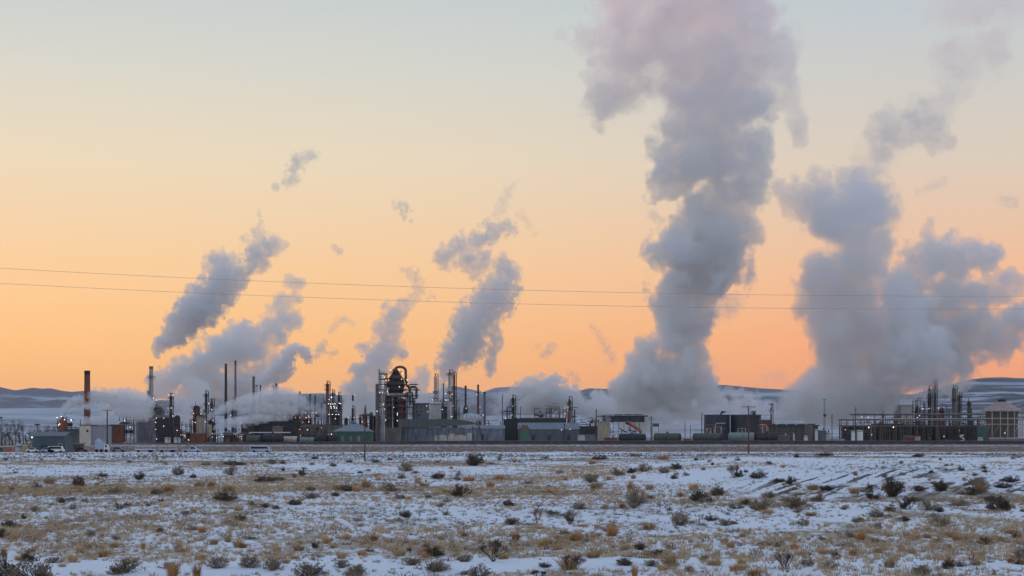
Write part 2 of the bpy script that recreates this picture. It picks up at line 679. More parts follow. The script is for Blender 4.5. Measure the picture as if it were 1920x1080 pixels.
def hills(name, tab, D, width, depth_front, m, px0=-900, px1=2900, step=5, rough=0.06, seed=0, base=0.0):
    rows = []
    nr = 16
    vs_, fs = [], []
    cols = int((px1 - px0) / step)
    for j in range(nr + 1):
        t = j / nr                     # 0 front foot, .75 crest, 1 back
        for i in range(cols + 1):
            px = px0 + i * step
            zc = Z(interp(tab, px), D)
            if t <= 0.75:
                u = t / 0.75
                y = D - depth_front * (1 - u)
                h = base + (zc - base) * (0.62 * u + 0.38 * u * u)
                env = math.sin(math.pi * u) * 0.9 + 0.06
            else:
                u = (t - 0.75) / 0.25
                y = D + width * u
                h = base + (zc - base) * (1 - u * u)
                env = 0.1
            x = (px - 960) / F * D
            q = Vector((x / (D * 0.022), y / (D * 0.06), seed))
            nn = noise.noise(q) + 0.5 * noise.noise(q * 2.3) + 0.3 * noise.noise(q * 5.1)
            h += (zc - base) * rough * env * nn * 2.2
            vs_.append((x, y, max(h, -0.4) if t > 0 else -0.45))
    for j in range(nr):
        for i in range(cols):
            a = j * (cols + 1) + i
            fs.append((a, a + 1, a + cols + 2, a + cols + 1))
    me = bpy.data.meshes.new(name)
    me.from_pydata(vs_, [], fs)
    me.materials.append(m)
    me.polygons.foreach_set('use_smooth', [True] * len(me.polygons))
    me.update()
    o = bpy.data.objects.new(name, me)
    COL.objects.link(o)
    o['kind'] = 'structure'
    return o


FARP = [(-900, 716), (-400, 722), (-150, 718), (0, 726), (28, 732), (48, 729), (62, 727), (78, 729), (96, 728), (112, 732), (135, 735), (158, 733),
        (180, 734), (205, 738), (235, 745), (270, 751), (330, 750), (420, 745), (520, 739), (600, 737), (660, 741), (720, 744), (800, 738),
        (850, 723), (870, 727), (905, 735), (928, 727), (960, 725), (1000, 727), (1050, 731), (1085, 733), (1102, 728), (1140, 729), (1200, 726),
        (1290, 724), (1330, 722), (1362, 722), (1400, 726), (1440, 729), (1480, 731), (1520, 735), (1600, 740), (1680, 738), (1800, 745), (2000, 740), (2400, 730), (2900, 726)]
hills('hills_far', FARP, 13000, 1500, 4200, hill_mat('far_hill_sage_and_snow', (0.10, 0.10, 0.125), (0.44, 0.47, 0.55), 0.49, 0.66, 0.0009, 0.0014, 0.012), seed=1.0)
RP = [(-900, 806), (1480, 806), (1560, 790), (1640, 760), (1700, 742), (1745, 730), (1790, 719), (1825, 711), (1850, 708), (1875, 707), (1900, 708), (1925, 709), (2100, 716), (2400, 730), (2900, 745)]
hills('hills_right', RP, 7000, 900, 2300, hill_mat('near_hill_sage_and_snow', (0.07, 0.072, 0.095), (0.46, 0.49, 0.57), 0.47, 0.62, 0.0011, 0.003, 0.11), px0=1400, seed=5.0)
LP = [(-900, 762), (-300, 764), (0, 766), (110, 765), (200, 767), (270, 772), (360, 779), (520, 783), (800, 782), (1000, 778), (1200, 774), (1400, 772), (1500, 775), (1700, 786), (2000, 790), (2900, 790)]
hills('hills_near', LP, 4600, 600, 1900, hill_mat('snow_slope', (0.20, 0.21, 0.24), (0.50, 0.53, 0.60), 0.34, 0.60, 0.002, 0.006, 0.1), rough=0.02, seed=9.0)

# ------------------------------------------------------------------ builders for the works
def ring(mb, cx, cy_, z, r0, r1, h=0.25, n=14):
    mb.lathe(cx, cy_, [(r0, z), (r1, z), (r1, z + h), (r0, z + h)], n)


def platform(parent, x, y, z, r, m=None):
    mb = MB()
    ring(mb, x, y, z, r * 0.9, r + 1.1, 0.2)
    p = part('platform', mb, m or DARK, parent)
    rl = MB()
    n = 10
    for i in range(n):
        t = 2 * math.pi * i / n
        rl.cyl((x + (r + 1.0) * math.cos(t), y + (r + 1.0) * math.sin(t), z + .2), (x + (r + 1.0) * math.cos(t), y + (r + 1.0) * math.sin(t), z + 1.4), .06, n=4)
    for zz in (0.8, 1.4):
        ring(rl, x, y, z + zz, r + .94, r + 1.06, 0.08, 12)
    part('railing', rl, m or STEEL, p)
    return p


def ladder(parent, x, y, z0, z1, m=None):
    mb = MB()
    mb.box(x - .3, x - .2, y - .1, y, z0, z1).box(x + .2, x + .3, y - .1, y, z0, z1)
    z = z0 + .5
    while z < z1:
        mb.box(x - .2, x + .2, y - .07, y - .02, z, z + .06)
        z += 1.0
    part('ladder', mb, m or STEEL, parent)


def column(label, px, top, w, D, m=STEEL, base=0.0, plats=(), lamps=(), dome=True, name='process_column', cat='column', vent=True, pipe=True, taper=1.0, group=None):
    x, zt = X(px, D), Z(top, D)
    r = S(w, D) / 2
    t = thing(name, label, cat, (x, D, base), group)
    hd = min(r * 1.0, zt - base - 1)
    prof = [(r * 1.15 * taper, base), (r * taper, base + 1.5)]
    if dome:
        prof += [(r, zt - hd), (r * .86, zt - hd * .5), (r * .5, zt - hd * .12), (.05, zt)]
    else:
        prof += [(r, zt)]
    part('shell', MB().lathe(x, D, prof, 18), m, t)
    for p in plats:
        platform(t, x, D, Z(p, D), r)
    ladder(t, x - r * .3, D - r - .15, base, zt - hd)
    if pipe:
        xr = x + r + .45
        zz = zt - hd * .2
        part('overhead_pipe', MB().tube([(x, D, zt - .2), (x, D, zt + 1.2), (xr - .4, D, zt + 1.6), (xr + .2, D, zt + .8), (xr + .2, D, base + 4)], .3, 7), STEEL, t)
    if vent:
        part('vent', MB().cyl((x - r * .3, D, zt - .5), (x - r * .3, D, zt + 2.2), .18, n=6), DARK, t)
    for i, (lx, ly) in enumerate(lamps):
        lamp(t, lx, ly, D - r - 1.2, 'wwp'[i % 3])
    return t


def stack(label, px, top, w, D, m=STEEL, base=0.0, wb=None, cap=None, capm=BLACK, plats=(), lamps=(), name='smokestack', cat='smokestack', basetop=None, group=None):
    x, zt = X(px, D), Z(top, D)
    r = S(w, D) / 2
    rb = S(wb or w * 1.1, D) / 2
    t = thing(name, label, cat, (x, D, base), group)
    H = zt - base
    capz = Z(cap, D) if cap else zt - 1.0
    rc = r + (rb - r) * (zt - capz) / H
    sh = MB()
    n = 20
    nseg = max(3, int((capz - base) / 6))
    for i in range(nseg):
        za, zb = base + (capz - base) * i / nseg, base + (capz - base) * (i + 1) / nseg
        ra, rb_ = rb + (rc - rb) * i / nseg, rb + (rc - rb) * (i + 1) / nseg
        sh.lathe(x, D, [(ra, za), (rb_, zb - .12), (rb_ * 1.04, zb - .1), (rb_ * 1.04, zb)], n)
    part('shaft', sh, m, t)
    part('top_band', MB().lathe(x, D, [(rc + .03, capz), (r + .03, zt - .5), (r * 1.1, zt - .45), (r * 1.1, zt), (r * .85, zt), (r * .8, zt - .8)], n), capm, t)
    for p in plats:
        platform(t, x, D, Z(p, D), rb * .95)
    ladder(t, x - r * .2, D - rb - .1, base + 2, zt - 2)
    if basetop:
        zb2 = Z(basetop, D)
        part('base_plinth', MB().lathe(x, D, [(rb * 2.4, base), (rb * 2.2, zb2), (rb * 1.05, zb2 + 2.5)], n), m, t)
    for i, (lx, ly) in enumerate(lamps):
        lamp(t, lx, ly, D - rb - 1.0, 'wp'[i % 2])
    return t


def tank(label, x0, x1, top, D, m, roof='flat', roofm=None, base=0.0, rise=0, name='storage_tank', cat='tank', group=None, band=None, n=32, stair=True):
    cx, r, zt = X((x0 + x1) / 2, D), S(x1 - x0, D) / 2, Z(top, D)
    t = thing(name, label, cat, (cx, D, base), group)
    mb = MB()
    courses = max(2, int((zt - base) / 2.4))
    for i in range(courses):
        za, zb = base + (zt - base) * i / courses, base + (zt - base) * (i + 1) / courses
        mb.lathe(cx, D, [(r - .02 * i, za), (r - .02 * i, zb - .07), (r - .02 * i - .05, zb - .06), (r - .02 * i - .05, zb)], n)
    part('shell', mb, m, t)
    rz = S(rise, D)
    if roof == 'flat':
        part('roof', MB().lathe(cx, D, [(r + .25, zt), (r + .25, zt + .3), (r * .5, zt + .55), (.05, zt + .7)], n), roofm or m, t)
    elif roof == 'cone':
        part('roof', MB().lathe(cx, D, [(r + .3, zt), (r + .3, zt + .25), (.05, zt + rz)], n), roofm or m, t)
    else:
        prof = [(r, zt)] + [(r * math.cos(a), zt + rz * math.sin(a)) for a in [math.pi / 2 * q / 7 for q in range(1, 7)]] + [(.05, zt + rz)]
        part('roof', MB().lathe(cx, D, prof, n), roofm or m, t)
    part('rim', MB().lathe(cx, D, [(r + .05, zt - .35), (r + .22, zt - .3), (r + .22, zt - .02), (r + .05, zt - .01)], n), STEEL, t)
    if stair and r > 4:
        st = MB()
        for i in range(int((zt - base) / .5)):
            a = math.radians(250 + i * 2.2 * 10 / r)
            st.box(cx + (r + .3) * math.cos(a) - .4, cx + (r + .3) * math.cos(a) + .4, D + (r + .5) * math.sin(a) - .4, D + (r + .5) * math.sin(a) + .3, base + i * .5, base + i * .5 + .12)
        part('stair', st, STEEL, t)
    part('roof_vent', MB().cyl((cx + r * .3, D - r * .3, zt), (cx + r * .3, D - r * .3, zt + 1.6), .35, n=8).cyl((cx + r * .3, D - r * .3, zt + 1.6), (cx + r * .3, D - r * .3, zt + 1.9), .7, .1, n=8), DARK, t)
    return t


def block(label, x0, x1, top, D, depth, m, name='works_building', cat='building', base=0.0, roofm=None, gable=0, rot=0, wins=(), doors=(), ribs=0, winm=None, group=None, eave=.35, lamps=(), snow=False, winsz=(1.2, 1.4), off=0):
    """building with its front wall at distance D; wins: (column, row) in the photo; ribs: wall panel width in metres"""
    a, b, zt = X(x0, D), X(x1, D), Z(top, D)
    cx, cy_ = (a + b) / 2, D + depth / 2
    t = thing(name, label, cat, (cx, D, base), group)
    gz = S(gable, D)
    w = MB().box(a, b, D, D + depth, base, zt - gz)
    if gable:
        w.add([(a + .01, D + .01, zt - gz), (a + .01, D + depth - .01, zt - gz), (a + .01, D + depth / 2, zt - .1), (b - .01, D + .01, zt - gz), (b - .01, D + depth - .01, zt - gz), (b - .01, D + depth / 2, zt - .1)],
              [(0, 1, 2), (3, 5, 4), (0, 2, 5, 3), (1, 4, 5, 2)])
    if rot:
        w.rot(cx, cy_, rot)
    part('wall', w, m, t, smooth=False)
    rm = MB()
    e = eave
    if gable:
        sl = .22
        for s_ in (0, 1):
            y0 = D - e if s_ == 0 else D + depth + e
            zz = zt - gz - e * gz / (depth / 2)
            ym = D + depth / 2
            rm.add([(a - e, y0, zz), (b + e, y0, zz), (b + e, ym, zt), (a - e, ym, zt), (a - e, y0, zz + sl), (b + e, y0, zz + sl), (b + e, ym, zt + sl), (a - e, ym, zt + sl)],
                   [(0, 1, 2, 3), (7, 6, 5, 4), (0, 4, 5, 1), (1, 5, 6, 2), (3, 2, 6, 7), (0, 3, 7, 4)])
    else:
        rm.box(a - e, b + e, D - e, D + depth + e, zt + .004, zt + .35)
    if rot:
        rm.rot(cx, cy_, rot)
    part('roof', rm, SNOWCAP if snow else (roofm or ROOFG), t, smooth=False)
    if ribs:
        pm = MB().box(-.055, .055, -.06, -.003, 0, zt - gz - base)
        me = pm.mesh('wall_rib', m)
        k = int((b - a) / ribs)
        for i in range(1, k):
            px_ = Vector((a + (b - a) * i / k, D, base))
            if rot:
                q = Matrix.Rotation(math.radians(rot), 3, 'Z') @ (px_ - Vector((cx, cy_, base)))
                px_ = q + Vector((cx, cy_, base))
            o = bpy.data.objects.new('wall_rib', me)
            COL.objects.link(o)
            o.parent = t
            o.location = px_ - t.location
            o.rotation_euler.z = math.radians(rot)
    for (wx, wy) in wins:
        u, v = X(wx, D), Z(wy, D)
        fr = MB().box(u - winsz[0] / 2, u + winsz[0] / 2, D - .09, D - .004, v - winsz[1] / 2, v + winsz[1] / 2)
        gl = MB().box(u - winsz[0] / 2 + .12, u + winsz[0] / 2 - .12, D - .11, D - .092, v - winsz[1] / 2 + .12, v + winsz[1] / 2 - .12)
        if rot:
            fr.rot(cx, cy_, rot)
            gl.rot(cx, cy_, rot)
        f = part('window', fr, PALE, t, smooth=False)
        part('pane', gl, GLASS, f, smooth=False)
    for (dx, dw, dtop) in doors:
        u, hw, v = X(dx, D), S(dw, D) / 2, Z(dtop, D)
        dm_ = MB().box(u - hw, u + hw, D - .08, D - .005, base, v)
        hd = MB().box(u + hw * .7, u + hw * .85, D - .14, D - .085, base + (v - base) * .45, base + (v - base) * .5)
        if rot:
            dm_.rot(cx, cy_, rot)
            hd.rot(cx, cy_, rot)
        d = part('door', dm_, winm or DARK, t, smooth=False)
        part('handle', hd, STEEL, d, smooth=False)
    for i, (lx, ly) in enumerate(lamps):
        lamp(t, lx, ly, D - 1, 'wpo'[i % 3])
    return t


def unit(label, x0, x1, top, D, seed, depth=14, floors=None, m=DARK, base=0.0, lamps=8, vessels=3, name='process_unit', cat='process unit', rows=None, group=None, pipes=6, roof=False):
    """open steel frame with floors, vessels and pipework"""
    rg = random.Random(seed)
    a, b, zt = X(x0, D), X(x1, D), Z(top, D)
    t = thing(name, label, cat, ((a + b) / 2, D, base), group)
    H = zt - base
    nb = max(2, int(round((b - a) / 6)))
    nf = floors or max(1, int(round(H / 5)))
    ps, be = MB(), MB()
    for i in range(nb + 1):
        x = a + (b - a) * i / nb
        for y in (D, D + depth):
            hh = zt if rg.random() < .75 else zt - H / nf * .9
            part('post', MB().box(x - .18, x + .18, y - .18, y + .18, base, hh), m, t, smooth=False) if y == D else ps.box(x - .18, x + .18, y - .18, y + .18, base, hh)
        if i < nb and rg.random() < .6:
            z0 = base + H * rg.randint(0, nf - 1) / nf
            be.cyl((x, D, z0), (x + (b - a) / nb, D, z0 + H / nf), .09, n=4)
    part('rear_posts', ps, m, t, smooth=False)['kind'] = 'stuff'
    for f in range(1, nf + 1):
        z = base + H * f / nf
        x1_ = b if f < nf or rg.random() < .5 else a + (b - a) * rg.uniform(.6, .9)
        fl = MB().box(a, x1_, D - .5, D + depth + .5, z - .22, z - .02)
        fp = part('floor', fl, m, t, smooth=False)
        rl = MB()
        for q in range(int((x1_ - a) / 1.8) + 1):
            rl.box(a + q * 1.8 - .03, a + q * 1.8 + .03, D - .5, D - .44, z, z + 1.1)
        rl.box(a, x1_, D - .5, D - .44, z + 1.04, z + 1.1).box(a, x1_, D - .5, D - .44, z + .5, z + .55)
        part('railing', rl, STEEL, fp, smooth=False)
    part('brace', be, m, t)['kind'] = 'stuff'
    for i in range(vessels):
        x = rg.uniform(a + 1.5, b - 1.5)
        y = D + depth * rg.uniform(.25, .7)
        vm = rg.choice([STEEL, GREY, SILVER, RUST, DARK, REDOX, STEEL])
        if rg.random() < .55:
            h = base + H * rg.uniform(.5, 1.15)
            r = rg.uniform(.7, 1.7)
            part('vessel', MB().lathe(x, y, [(r, base + .5), (r, h - r), (r * .8, h - r * .4), (.05, h)], 14), vm, t)
        else:
            z = base + H * rg.randint(0, nf - 1) / nf + 1.6
            r, L = rg.uniform(.6, 1.2), rg.uniform(3, 6)
            part('drum', MB().cyl((x - L / 2, y, z), (x + L / 2, y, z), r, n=14).cyl((x - L / 2 - r * .5, y, z), (x - L / 2, y, z), r * .5, r, n=14).cyl((x + L / 2, y, z), (x + L / 2 + r * .5, y, z), r, r * .5, n=14), vm, t)
    for i in range(pipes):
        x = rg.uniform(a, b)
        z0, z1 = base + rg.uniform(0, H * .5), base + H * rg.uniform(.5, 1.25)
        x2 = min(b + 3, max(a - 3, x + rg.uniform(-7, 7)))
        y = D + rg.uniform(0, depth * .5)
        part('pipe', MB().tube([(x, y, z0), (x, y, z1 - .6), (x + (.6 if x2 > x else -.6), y, z1), (x2, y, z1)], rg.uniform(.14, .32), 6), rg.choice([STEEL, SILVER, DARK, GREY, RUST]), t)
    for i in range(lamps):
        lx, ly = rg.uniform(x0, x1), top + (Z_ROW(base, D) - top) * rg.uniform(-.02, .8)
        lamp(t, lx, ly, D - .8, rg.choice('wwwpo'), rg.uniform(.6, 1.15))
    if roof:
        part('roof', MB().box(a - .6, b + .6, D - .6, D + depth + .6, zt + .002, zt + .35), m, t, smooth=False)
    return t


def Z_ROW(z, D):
    return HOR - (z - EYE) * F / D


def pole(label, px, top, base_row=None, D=None, arms=(), w=0.17, m=WOOD, name='utility_pole', cat='utility pole', armw=2.4, light=None, group=None):
    if D is None:
        x, D, z0 = on_ground(px, base_row)
    else:
        x, z0 = X(px, D), 0.0
    zt = Z(top, D)
    t = thing(name, label, cat, (x, D, z0 - .3), group)
    part('post', MB().cyl((x, D, z0 - .3), (x, D, zt), w * 1.25, w * .8, 8), m, t)
    for a in arms:
        za = Z(a, D)
        arm = part('crossarm', MB().box(x - armw / 2, x + armw / 2, D - .22, D - .1, za - .07, za + .07).cyl((x, D - .16, za - .7), (x - armw * .3, D - .16, za - .05), .03, n=4).cyl((x, D - .16, za - .7), (x + armw * .3, D - .16, za - .05), .03, n=4), m, t, smooth=False)
        for q in (-.46, -.18, .18, .46):
            part('insulator', MB().lathe(x + armw * q, D - .16, [(.05, za + .07), (.09, za + .14), (.05, za + .17), (.09, za + .24), (.04, za + .3)], 6), GREY, arm)
    if light:
        part('lamp_head', MB().lathe(x, D, [(.1, zt), (light, zt + .25), (light * .9, zt + .5), (.05, zt + .8)], 12), DARK, t)
    return t


def bare_tree_mesh(seed, H):
    rg = random.Random(seed)
    tr, cr = MB(), MB()

    def grow(p, d, L, r, lv):
        e = p + d * L
        (tr if lv < 2 else cr).cyl(p, e, r, r * .65, 5 if lv < 2 else 3, caps=False)
        if lv >= 5:
            return
        for i in range(3 if lv < 4 else 2):
            nd = (d + Vector((rg.gauss(0, .42), rg.gauss(0, .42), rg.uniform(-.05, .3)))).normalized()
            grow(e if i else p + d * L * .7, nd, L * rg.uniform(.6, .82), r * .58, lv + 1)

    grow(Vector((0, 0, 0)), Vector((rg.uniform(-.08, .08), 0, 1)).normalized(), H * .26, H * .022, 0)
    return tr.mesh('trunk', BARK), cr.mesh('crown', BARK)


TREES = [bare_tree_mesh(k, 1.0) for k in range(5)]


def tree(label, px, top, D, k=0, wide=1.0, base=0.0, group=None):
    x = X(px, D)
    H = (Z(top, D) - base) * 1.05
    t = thing('bare_tree', label, 'tree', (x, D, base), group)
    for nm_, me in zip(('trunk', 'crown'), TREES[k % 5]):
        o = bpy.data.objects.new(nm_, me)
        COL.objects.link(o)
        o.parent = t
        o.scale = (H * wide, H * wide, H)
        o.rotation_euler.z = px * .7
    return t


# ------------------------------------------------------------------ railway along the works
emb = MB()
E0 = 880.0
xs_ = [-420 + 14 * i for i in range(0, 75)]


def emb_h(x):
    return 1.75 * sstep(-260, 10, x) + 0.12 * noise.noise(Vector((x * .05, 0, 4)))


prof = [(-6, 0), (-2.8, .92), (2.8, 1.0), (6, 0)]
ev, ef = [], []
for x in xs_:
    h = max(.06, emb_h(x))
    for (dy, hh) in prof:
        ev.append((x, E0 + dy, h * hh - (.1 if hh == 0 else 0)))
for i in range(len(xs_) - 1):
    for j in range(3):
        a = i * 4 + j
        ef.append((a, a + 4, a + 5, a + 1))
EMB, nt, bsdf = nodes_of('dark_ballast')
g = NT(nt)
c = g.mix(g.rng(g.noise((.3, .3, .8), 5), .4, .65), (0.035, 0.03, 0.03), (0.075, 0.06, 0.055))
nt.links.new(c, bsdf.inputs['Base Color'])
me = bpy.data.meshes.new('embankment')
me.from_pydata(ev, [], ef)
me.materials.append(EMB)
o = bpy.data.objects.new('railway_embankment', me)
COL.objects.link(o)
o['kind'] = 'structure'
RAILM = mat('worn_rail_steel', (0.20, 0.17, 0.16), 0.4, 0.6)
trk = thing('railway_track', 'long railway track on the dark embankment in front of the works', 'railway track', (0, E0, 1.6))
for s_ in (-.72, .72):
    rl = MB()
    rl.tube([(x, E0 + s_, max(.06, emb_h(x)) * (.96 + .01 * s_) + .22) for x in xs_], .09, 4)
    part('rail', rl, RAILM, trk)
sl = MB()
x = -415
while x < 610:
    z = max(.06, emb_h(x)) * .95
    sl.box(x - .12, x + .12, E0 - 1.3, E0 + 1.3, z, z + .15)
    x += 0.75
part('sleepers', sl, WOOD, trk, smooth=False)['kind'] = 'stuff'

# ------------------------------------------------------------------ far left group
for i, (px, tp, k) in enumerate([(4, 775, 0), (18, 780, 1), (30, 772, 2), (44, 784, 3), (58, 790, 4), (74, 788, 0), (86, 786, 1), (97, 789, 2), (108, 792, 3)]):
    tree(['tall bare tree at the very left edge of the works', 'bare tree second from the left edge', 'broad bare tree left of the round lamp', 'low bare tree behind the teal shed roof', 'small bare tree just left of the round-headed lamp',
          'small bare tree just right of the round-headed lamp', 'bare tree above the ridge of the teal shed', 'slim bare tree behind the right end of the teal shed', 'small bare tree left of the steaming vents'][i], px, tp, 760 + 12 * (i % 4), k, .95, group='bare trees at the left of the works')
for i, px in enumerate((-8, 10, 24, 38, 50, 64, 80, 92, 104, 116)):
    tree(['first', 'second', 'third', 'fourth', 'fifth', 'sixth', 'seventh', 'eighth', 'ninth', 'tenth'][i] + ' low bare thicket tree from the left, behind the containers and teal shed', px, 797 + (i * 5) % 7, 700 + (i * 37) % 60, i, 2.1, group='low thicket behind the teal shed')
pole('thin lamp post at the left picture edge', 2, 785, D=640, w=.12, light=.6, name='lamp_post', cat='lamp post', m=DARK)
pole('round-headed lamp post behind the teal shed', 70, 798, D=620, w=.15, light=1.25, name='lamp_post', cat='lamp post', m=DARK)
for (x0, x1, tp, D, dp, m_, lb) in [(-6, 4, 839, 520, 4, TEAL, 'small teal container cut by the left picture edge'), (6, 26, 838, 515, 4, mat('salmon_container_paint', (.40, .17, .12), .7), 'salmon red container at the far left'),
                                   (41, 53, 836, 505, 3, YELL, 'faded yellow container beside the teal shed')]:
    block(lb, x0, x1, tp, D, dp, m_, name='container', cat='container', eave=.05, roofm=PALE, ribs=.9)
tank('small pale round tank between the red and yellow containers', 29, 41, 836, 508, mat('pale_blue_grey_paint', (.42, .46, .50), .6), roof='dome', rise=7, stair=False)
# teal shed, seen corner-on
t = block('dark teal gabled metal shed with a big door at the far left', 60, 122, 811, 500, 9, TEAL, gable=7, rot=0, roofm=mat('dark_slate_roof', (.09, .105, .12), .5), doors=((83, 13, 835), (100, 7, 835)), ribs=.8, wins=((113, 836),), eave=.3, name='metal_shed', cat='shed', lamps=((60, 820),))
gb = MB()
xa, xb, Dg = X(49, 500), X(60, 500), 500
gb.add([(xb, Dg, 0), (xa, Dg + 7, 0), (xa, Dg + 7, Z(820, 500)), ((xa + xb) / 2, Dg + 3.5, Z(812, 500)), (xb, Dg, Z(820, 500)), (xb, Dg + 9, 0), (xb, Dg + 9, Z(820, 500))],
       [(0, 1, 2, 3, 4), (1, 5, 6, 2), (0, 4, 6, 5), (2, 6, 3), (3, 6, 4)])
part('gable_wall', gb, mat('pale_grey_green_sheet', (.30, .31, .27), .7), t, 'pale gable end of the shed', smooth=False)
block('low dark lean-to right of the teal shed', 110, 150, 833, 520, 5, OLIVE, name='lean_to', cat='shed', ribs=1.2, doors=((128, 8, 838),), eave=.3)
block('tall pale cube building in front of the brick chimney', 149, 170, 798, 800, 13, mat('cream_wall_panels', (.62, .57, .44), .8, var=.1), roofm=DARK, ribs=2.4, wins=((164, 808),), eave=.1)
block('blue-grey right face of the pale cube building', 170.3, 198, 799, 801, 12, mat('blue_grey_panels', (.30, .31, .36), .8, var=.1), roofm=DARK, ribs=2.6, eave=.1)  # right face of the same cube, built as its own bluish block
stack('tall red brick chimney behind the pale cube building', 163.5, 695, 10.5, 960, BRICK, wb=13, cap=703, capm=mat('blackened_brick', (.03, .02, .018), .9), name='brick_chimney', cat='chimney')
unit('dark vent house with bright lamps under the arching steam', 108, 142, 786, 930, 11, 10, lamps=0, vessels=4, pipes=8)
t = thing('vent_vessel', 'round vent vessel with lamps at the source of the arching steam jet', 'vessel', (X(118, 925), 925, 0))
part('shell', MB().lathe(X(118, 925), 925, [(2.6, 0), (2.6, 11), (1.9, 13.5), (.6, 15), (.05, 15.3)], 18), RUST, t)
part('vent_pipe', MB().tube([(X(116, 925), 925, 13), (X(115.5, 925), 925, Z(780, 925))], .35, 8), STEEL, t)
part('vent_pipe', MB().tube([(X(124, 925), 925, 11), (X(124.5, 925), 925, Z(781, 925))], .3, 8), STEEL, t)
for lx, ly in ((107, 783), (115, 781), (121, 787), (110, 797), (112, 795), (133, 787), (134, 789)):
    lamp(t, lx, ly, 921, 'w', 1.25)
block('long low dark shed behind the brick chimney', 120, 152, 806, 900, 10, OLIVE, name='works_shed', cat='shed', ribs=3, roofm=DARK)
pole('dark utility pole with a wide crossarm right of the blue-grey face', 201, 768, D=560, arms=(769.5,), armw=3.4, w=.24)
block('dark red-brown shed right of the tall utility pole', 205, 226, 797, 980, 8, RUST, name='works_shed', cat='shed', ribs=2)
unit('lamp-lit pipe frame left of the grey furnace block', 224, 250, 782, 1000, 12, 10, lamps=5, vessels=3, pipes=8)
tree('bare tree in front of the dark red-brown shed', 212, 786, 900, 2, .9, group='bare trees at the left of the works')

# ------------------------------------------------------------------ grey furnace block with the silver stack
D = 1020
t = thing('furnace_block', 'big grey furnace block with a dark right side under the silver stack', 'furnace', (X(280, D), D, 0))
part('wall', MB().box(X(258, D), X(291, D), D, D + 14, 0, Z(787, D)), GREY, t, smooth=False)
part('wall', MB().box(X(291.1, D), X(327, D), D + .4, D + 14, 0, Z(783, D)), DARK, t, 'black right half of the furnace', smooth=False)
part('upper_wall', MB().prism([(X(259, D), Z(787, D) + .005), (X(327, D), Z(787, D) + .9), (X(311, D), Z(778, D)), (X(262, D), Z(778, D))], D + 1, D + 13), GREY, t, smooth=False)
part('convection_box', MB().box(X(268, D), X(302, D), D + 3, D + 11, Z(778, D) + .005, Z(770, D)), STEEL, t, smooth=False)
part('hood', MB().prism([(X(269, D), Z(770, D) + .005), (X(301, D), Z(770, D) + .005), (X(292, D), Z(757, D)), (X(275, D), Z(757, D))], D + 3, D + 11), GREY, t, smooth=False)
for cx_, rr in ((273.5, 7), (294.5, 9)):
    pth = [(X(cx_ + rr * math.cos(a), D), D + 2.4, Z(772 - rr * math.sin(a), D)) for a in [math.pi * q / 10 for q in range(11)]]
    part('duct', MB().tube(pth, .95, 10), STEEL, t)
for i in range(1, 5):
    part('wall_rib', MB().box(X(258 + i * 6.6, D) - .1, X(258 + i * 6.6, D) + .1, D - .15, D - .004, 0, Z(787, D)), STEEL, t, smooth=False)
for r_ in (795, 806):
    part('girt', MB().box(X(258, D), X(291, D), D - .19, D - .155, Z(r_, D), Z(r_, D) + .2), STEEL, t, smooth=False)
part('flue_pipe', MB().tube([(X(256, D), D - .8, 0), (X(256, D), D - .8, Z(782, D)), (X(258, D), D - .8, Z(780, D)), (X(262, D), D - .8, Z(780, D))], .6, 8), PALE, t)
part('flue_pipe', MB().tube([(X(252, D), D - .8, 0), (X(252, D), D - .8, Z(786, D)), (X(246, D), D - .8, Z(781, D)), (X(240, D), D - .8, Z(781, D))], .5, 8), PALE, t)
for lx, ly, k in ((293, 784, 'w'), (307, 784, 'p'), (292, 792, 'w'), (307, 799, 'w'), (292, 805, 'p'), (292, 817, 'p'), (293.5, 823, 'w'), (288, 747, 'w'), (294, 750, 'w'), (241, 781, 'p'), (247, 781, 'p'), (253, 780, 'p'), (218, 808, 'w'), (212, 819, 'w')):
    lamp(t, lx, ly, D - 1.2, k, 1.1)
stack('silver insulated stack rising from the grey furnace block', 283.5, 687, 7.4, D + 7, SILVER, base=Z(757, D), wb=9.5, cap=692, capm=STEEL, plats=(709, 747), lamps=((288, 745),))
stack('short thin pipe stack beside the silver stack', 277.5, 733, 2.2, D + 6, STEEL, base=Z(757, D), wb=2.4)
column('dark slim column with a lamp ring just right of the furnace block', 320.5, 742, 5.2, 1010, DARK, plats=(748, 764, 779), lamps=((316, 741), (325, 741), (315, 765), (321, 765), (324, 780)))
t = thing('square_duct_loop', 'squared dark duct loop right of the furnace block', 'duct', (X(332, D), D, 0))
part('duct', MB().tube([(X(329, D), D, Z(800, D)), (X(329, D), D, Z(783, D)), (X(331, D), D, Z(781, D)), (X(334, D), D, Z(781, D)), (X(335.5, D), D, Z(783, D)), (X(335.5, D), D, 0)], .9, 10), DARK, t)
unit('low dark pump frame right of the furnace block', 327, 358, 796, 1005, 13, 10, lamps=3, vessels=3, pipes=5)
for q, (a, b) in enumerate(((309, 316), (316.5, 320), (326, 333), (334, 338))):
    tank(['squat white tank at the foot of the furnace block', 'narrow white tank beside the squat white one', 'pale drum tank right of the furnace foot', 'smallest pale tank right of the furnace foot'][q], a, b, 822, 985, WHITE, stair=False, name='small_tank')

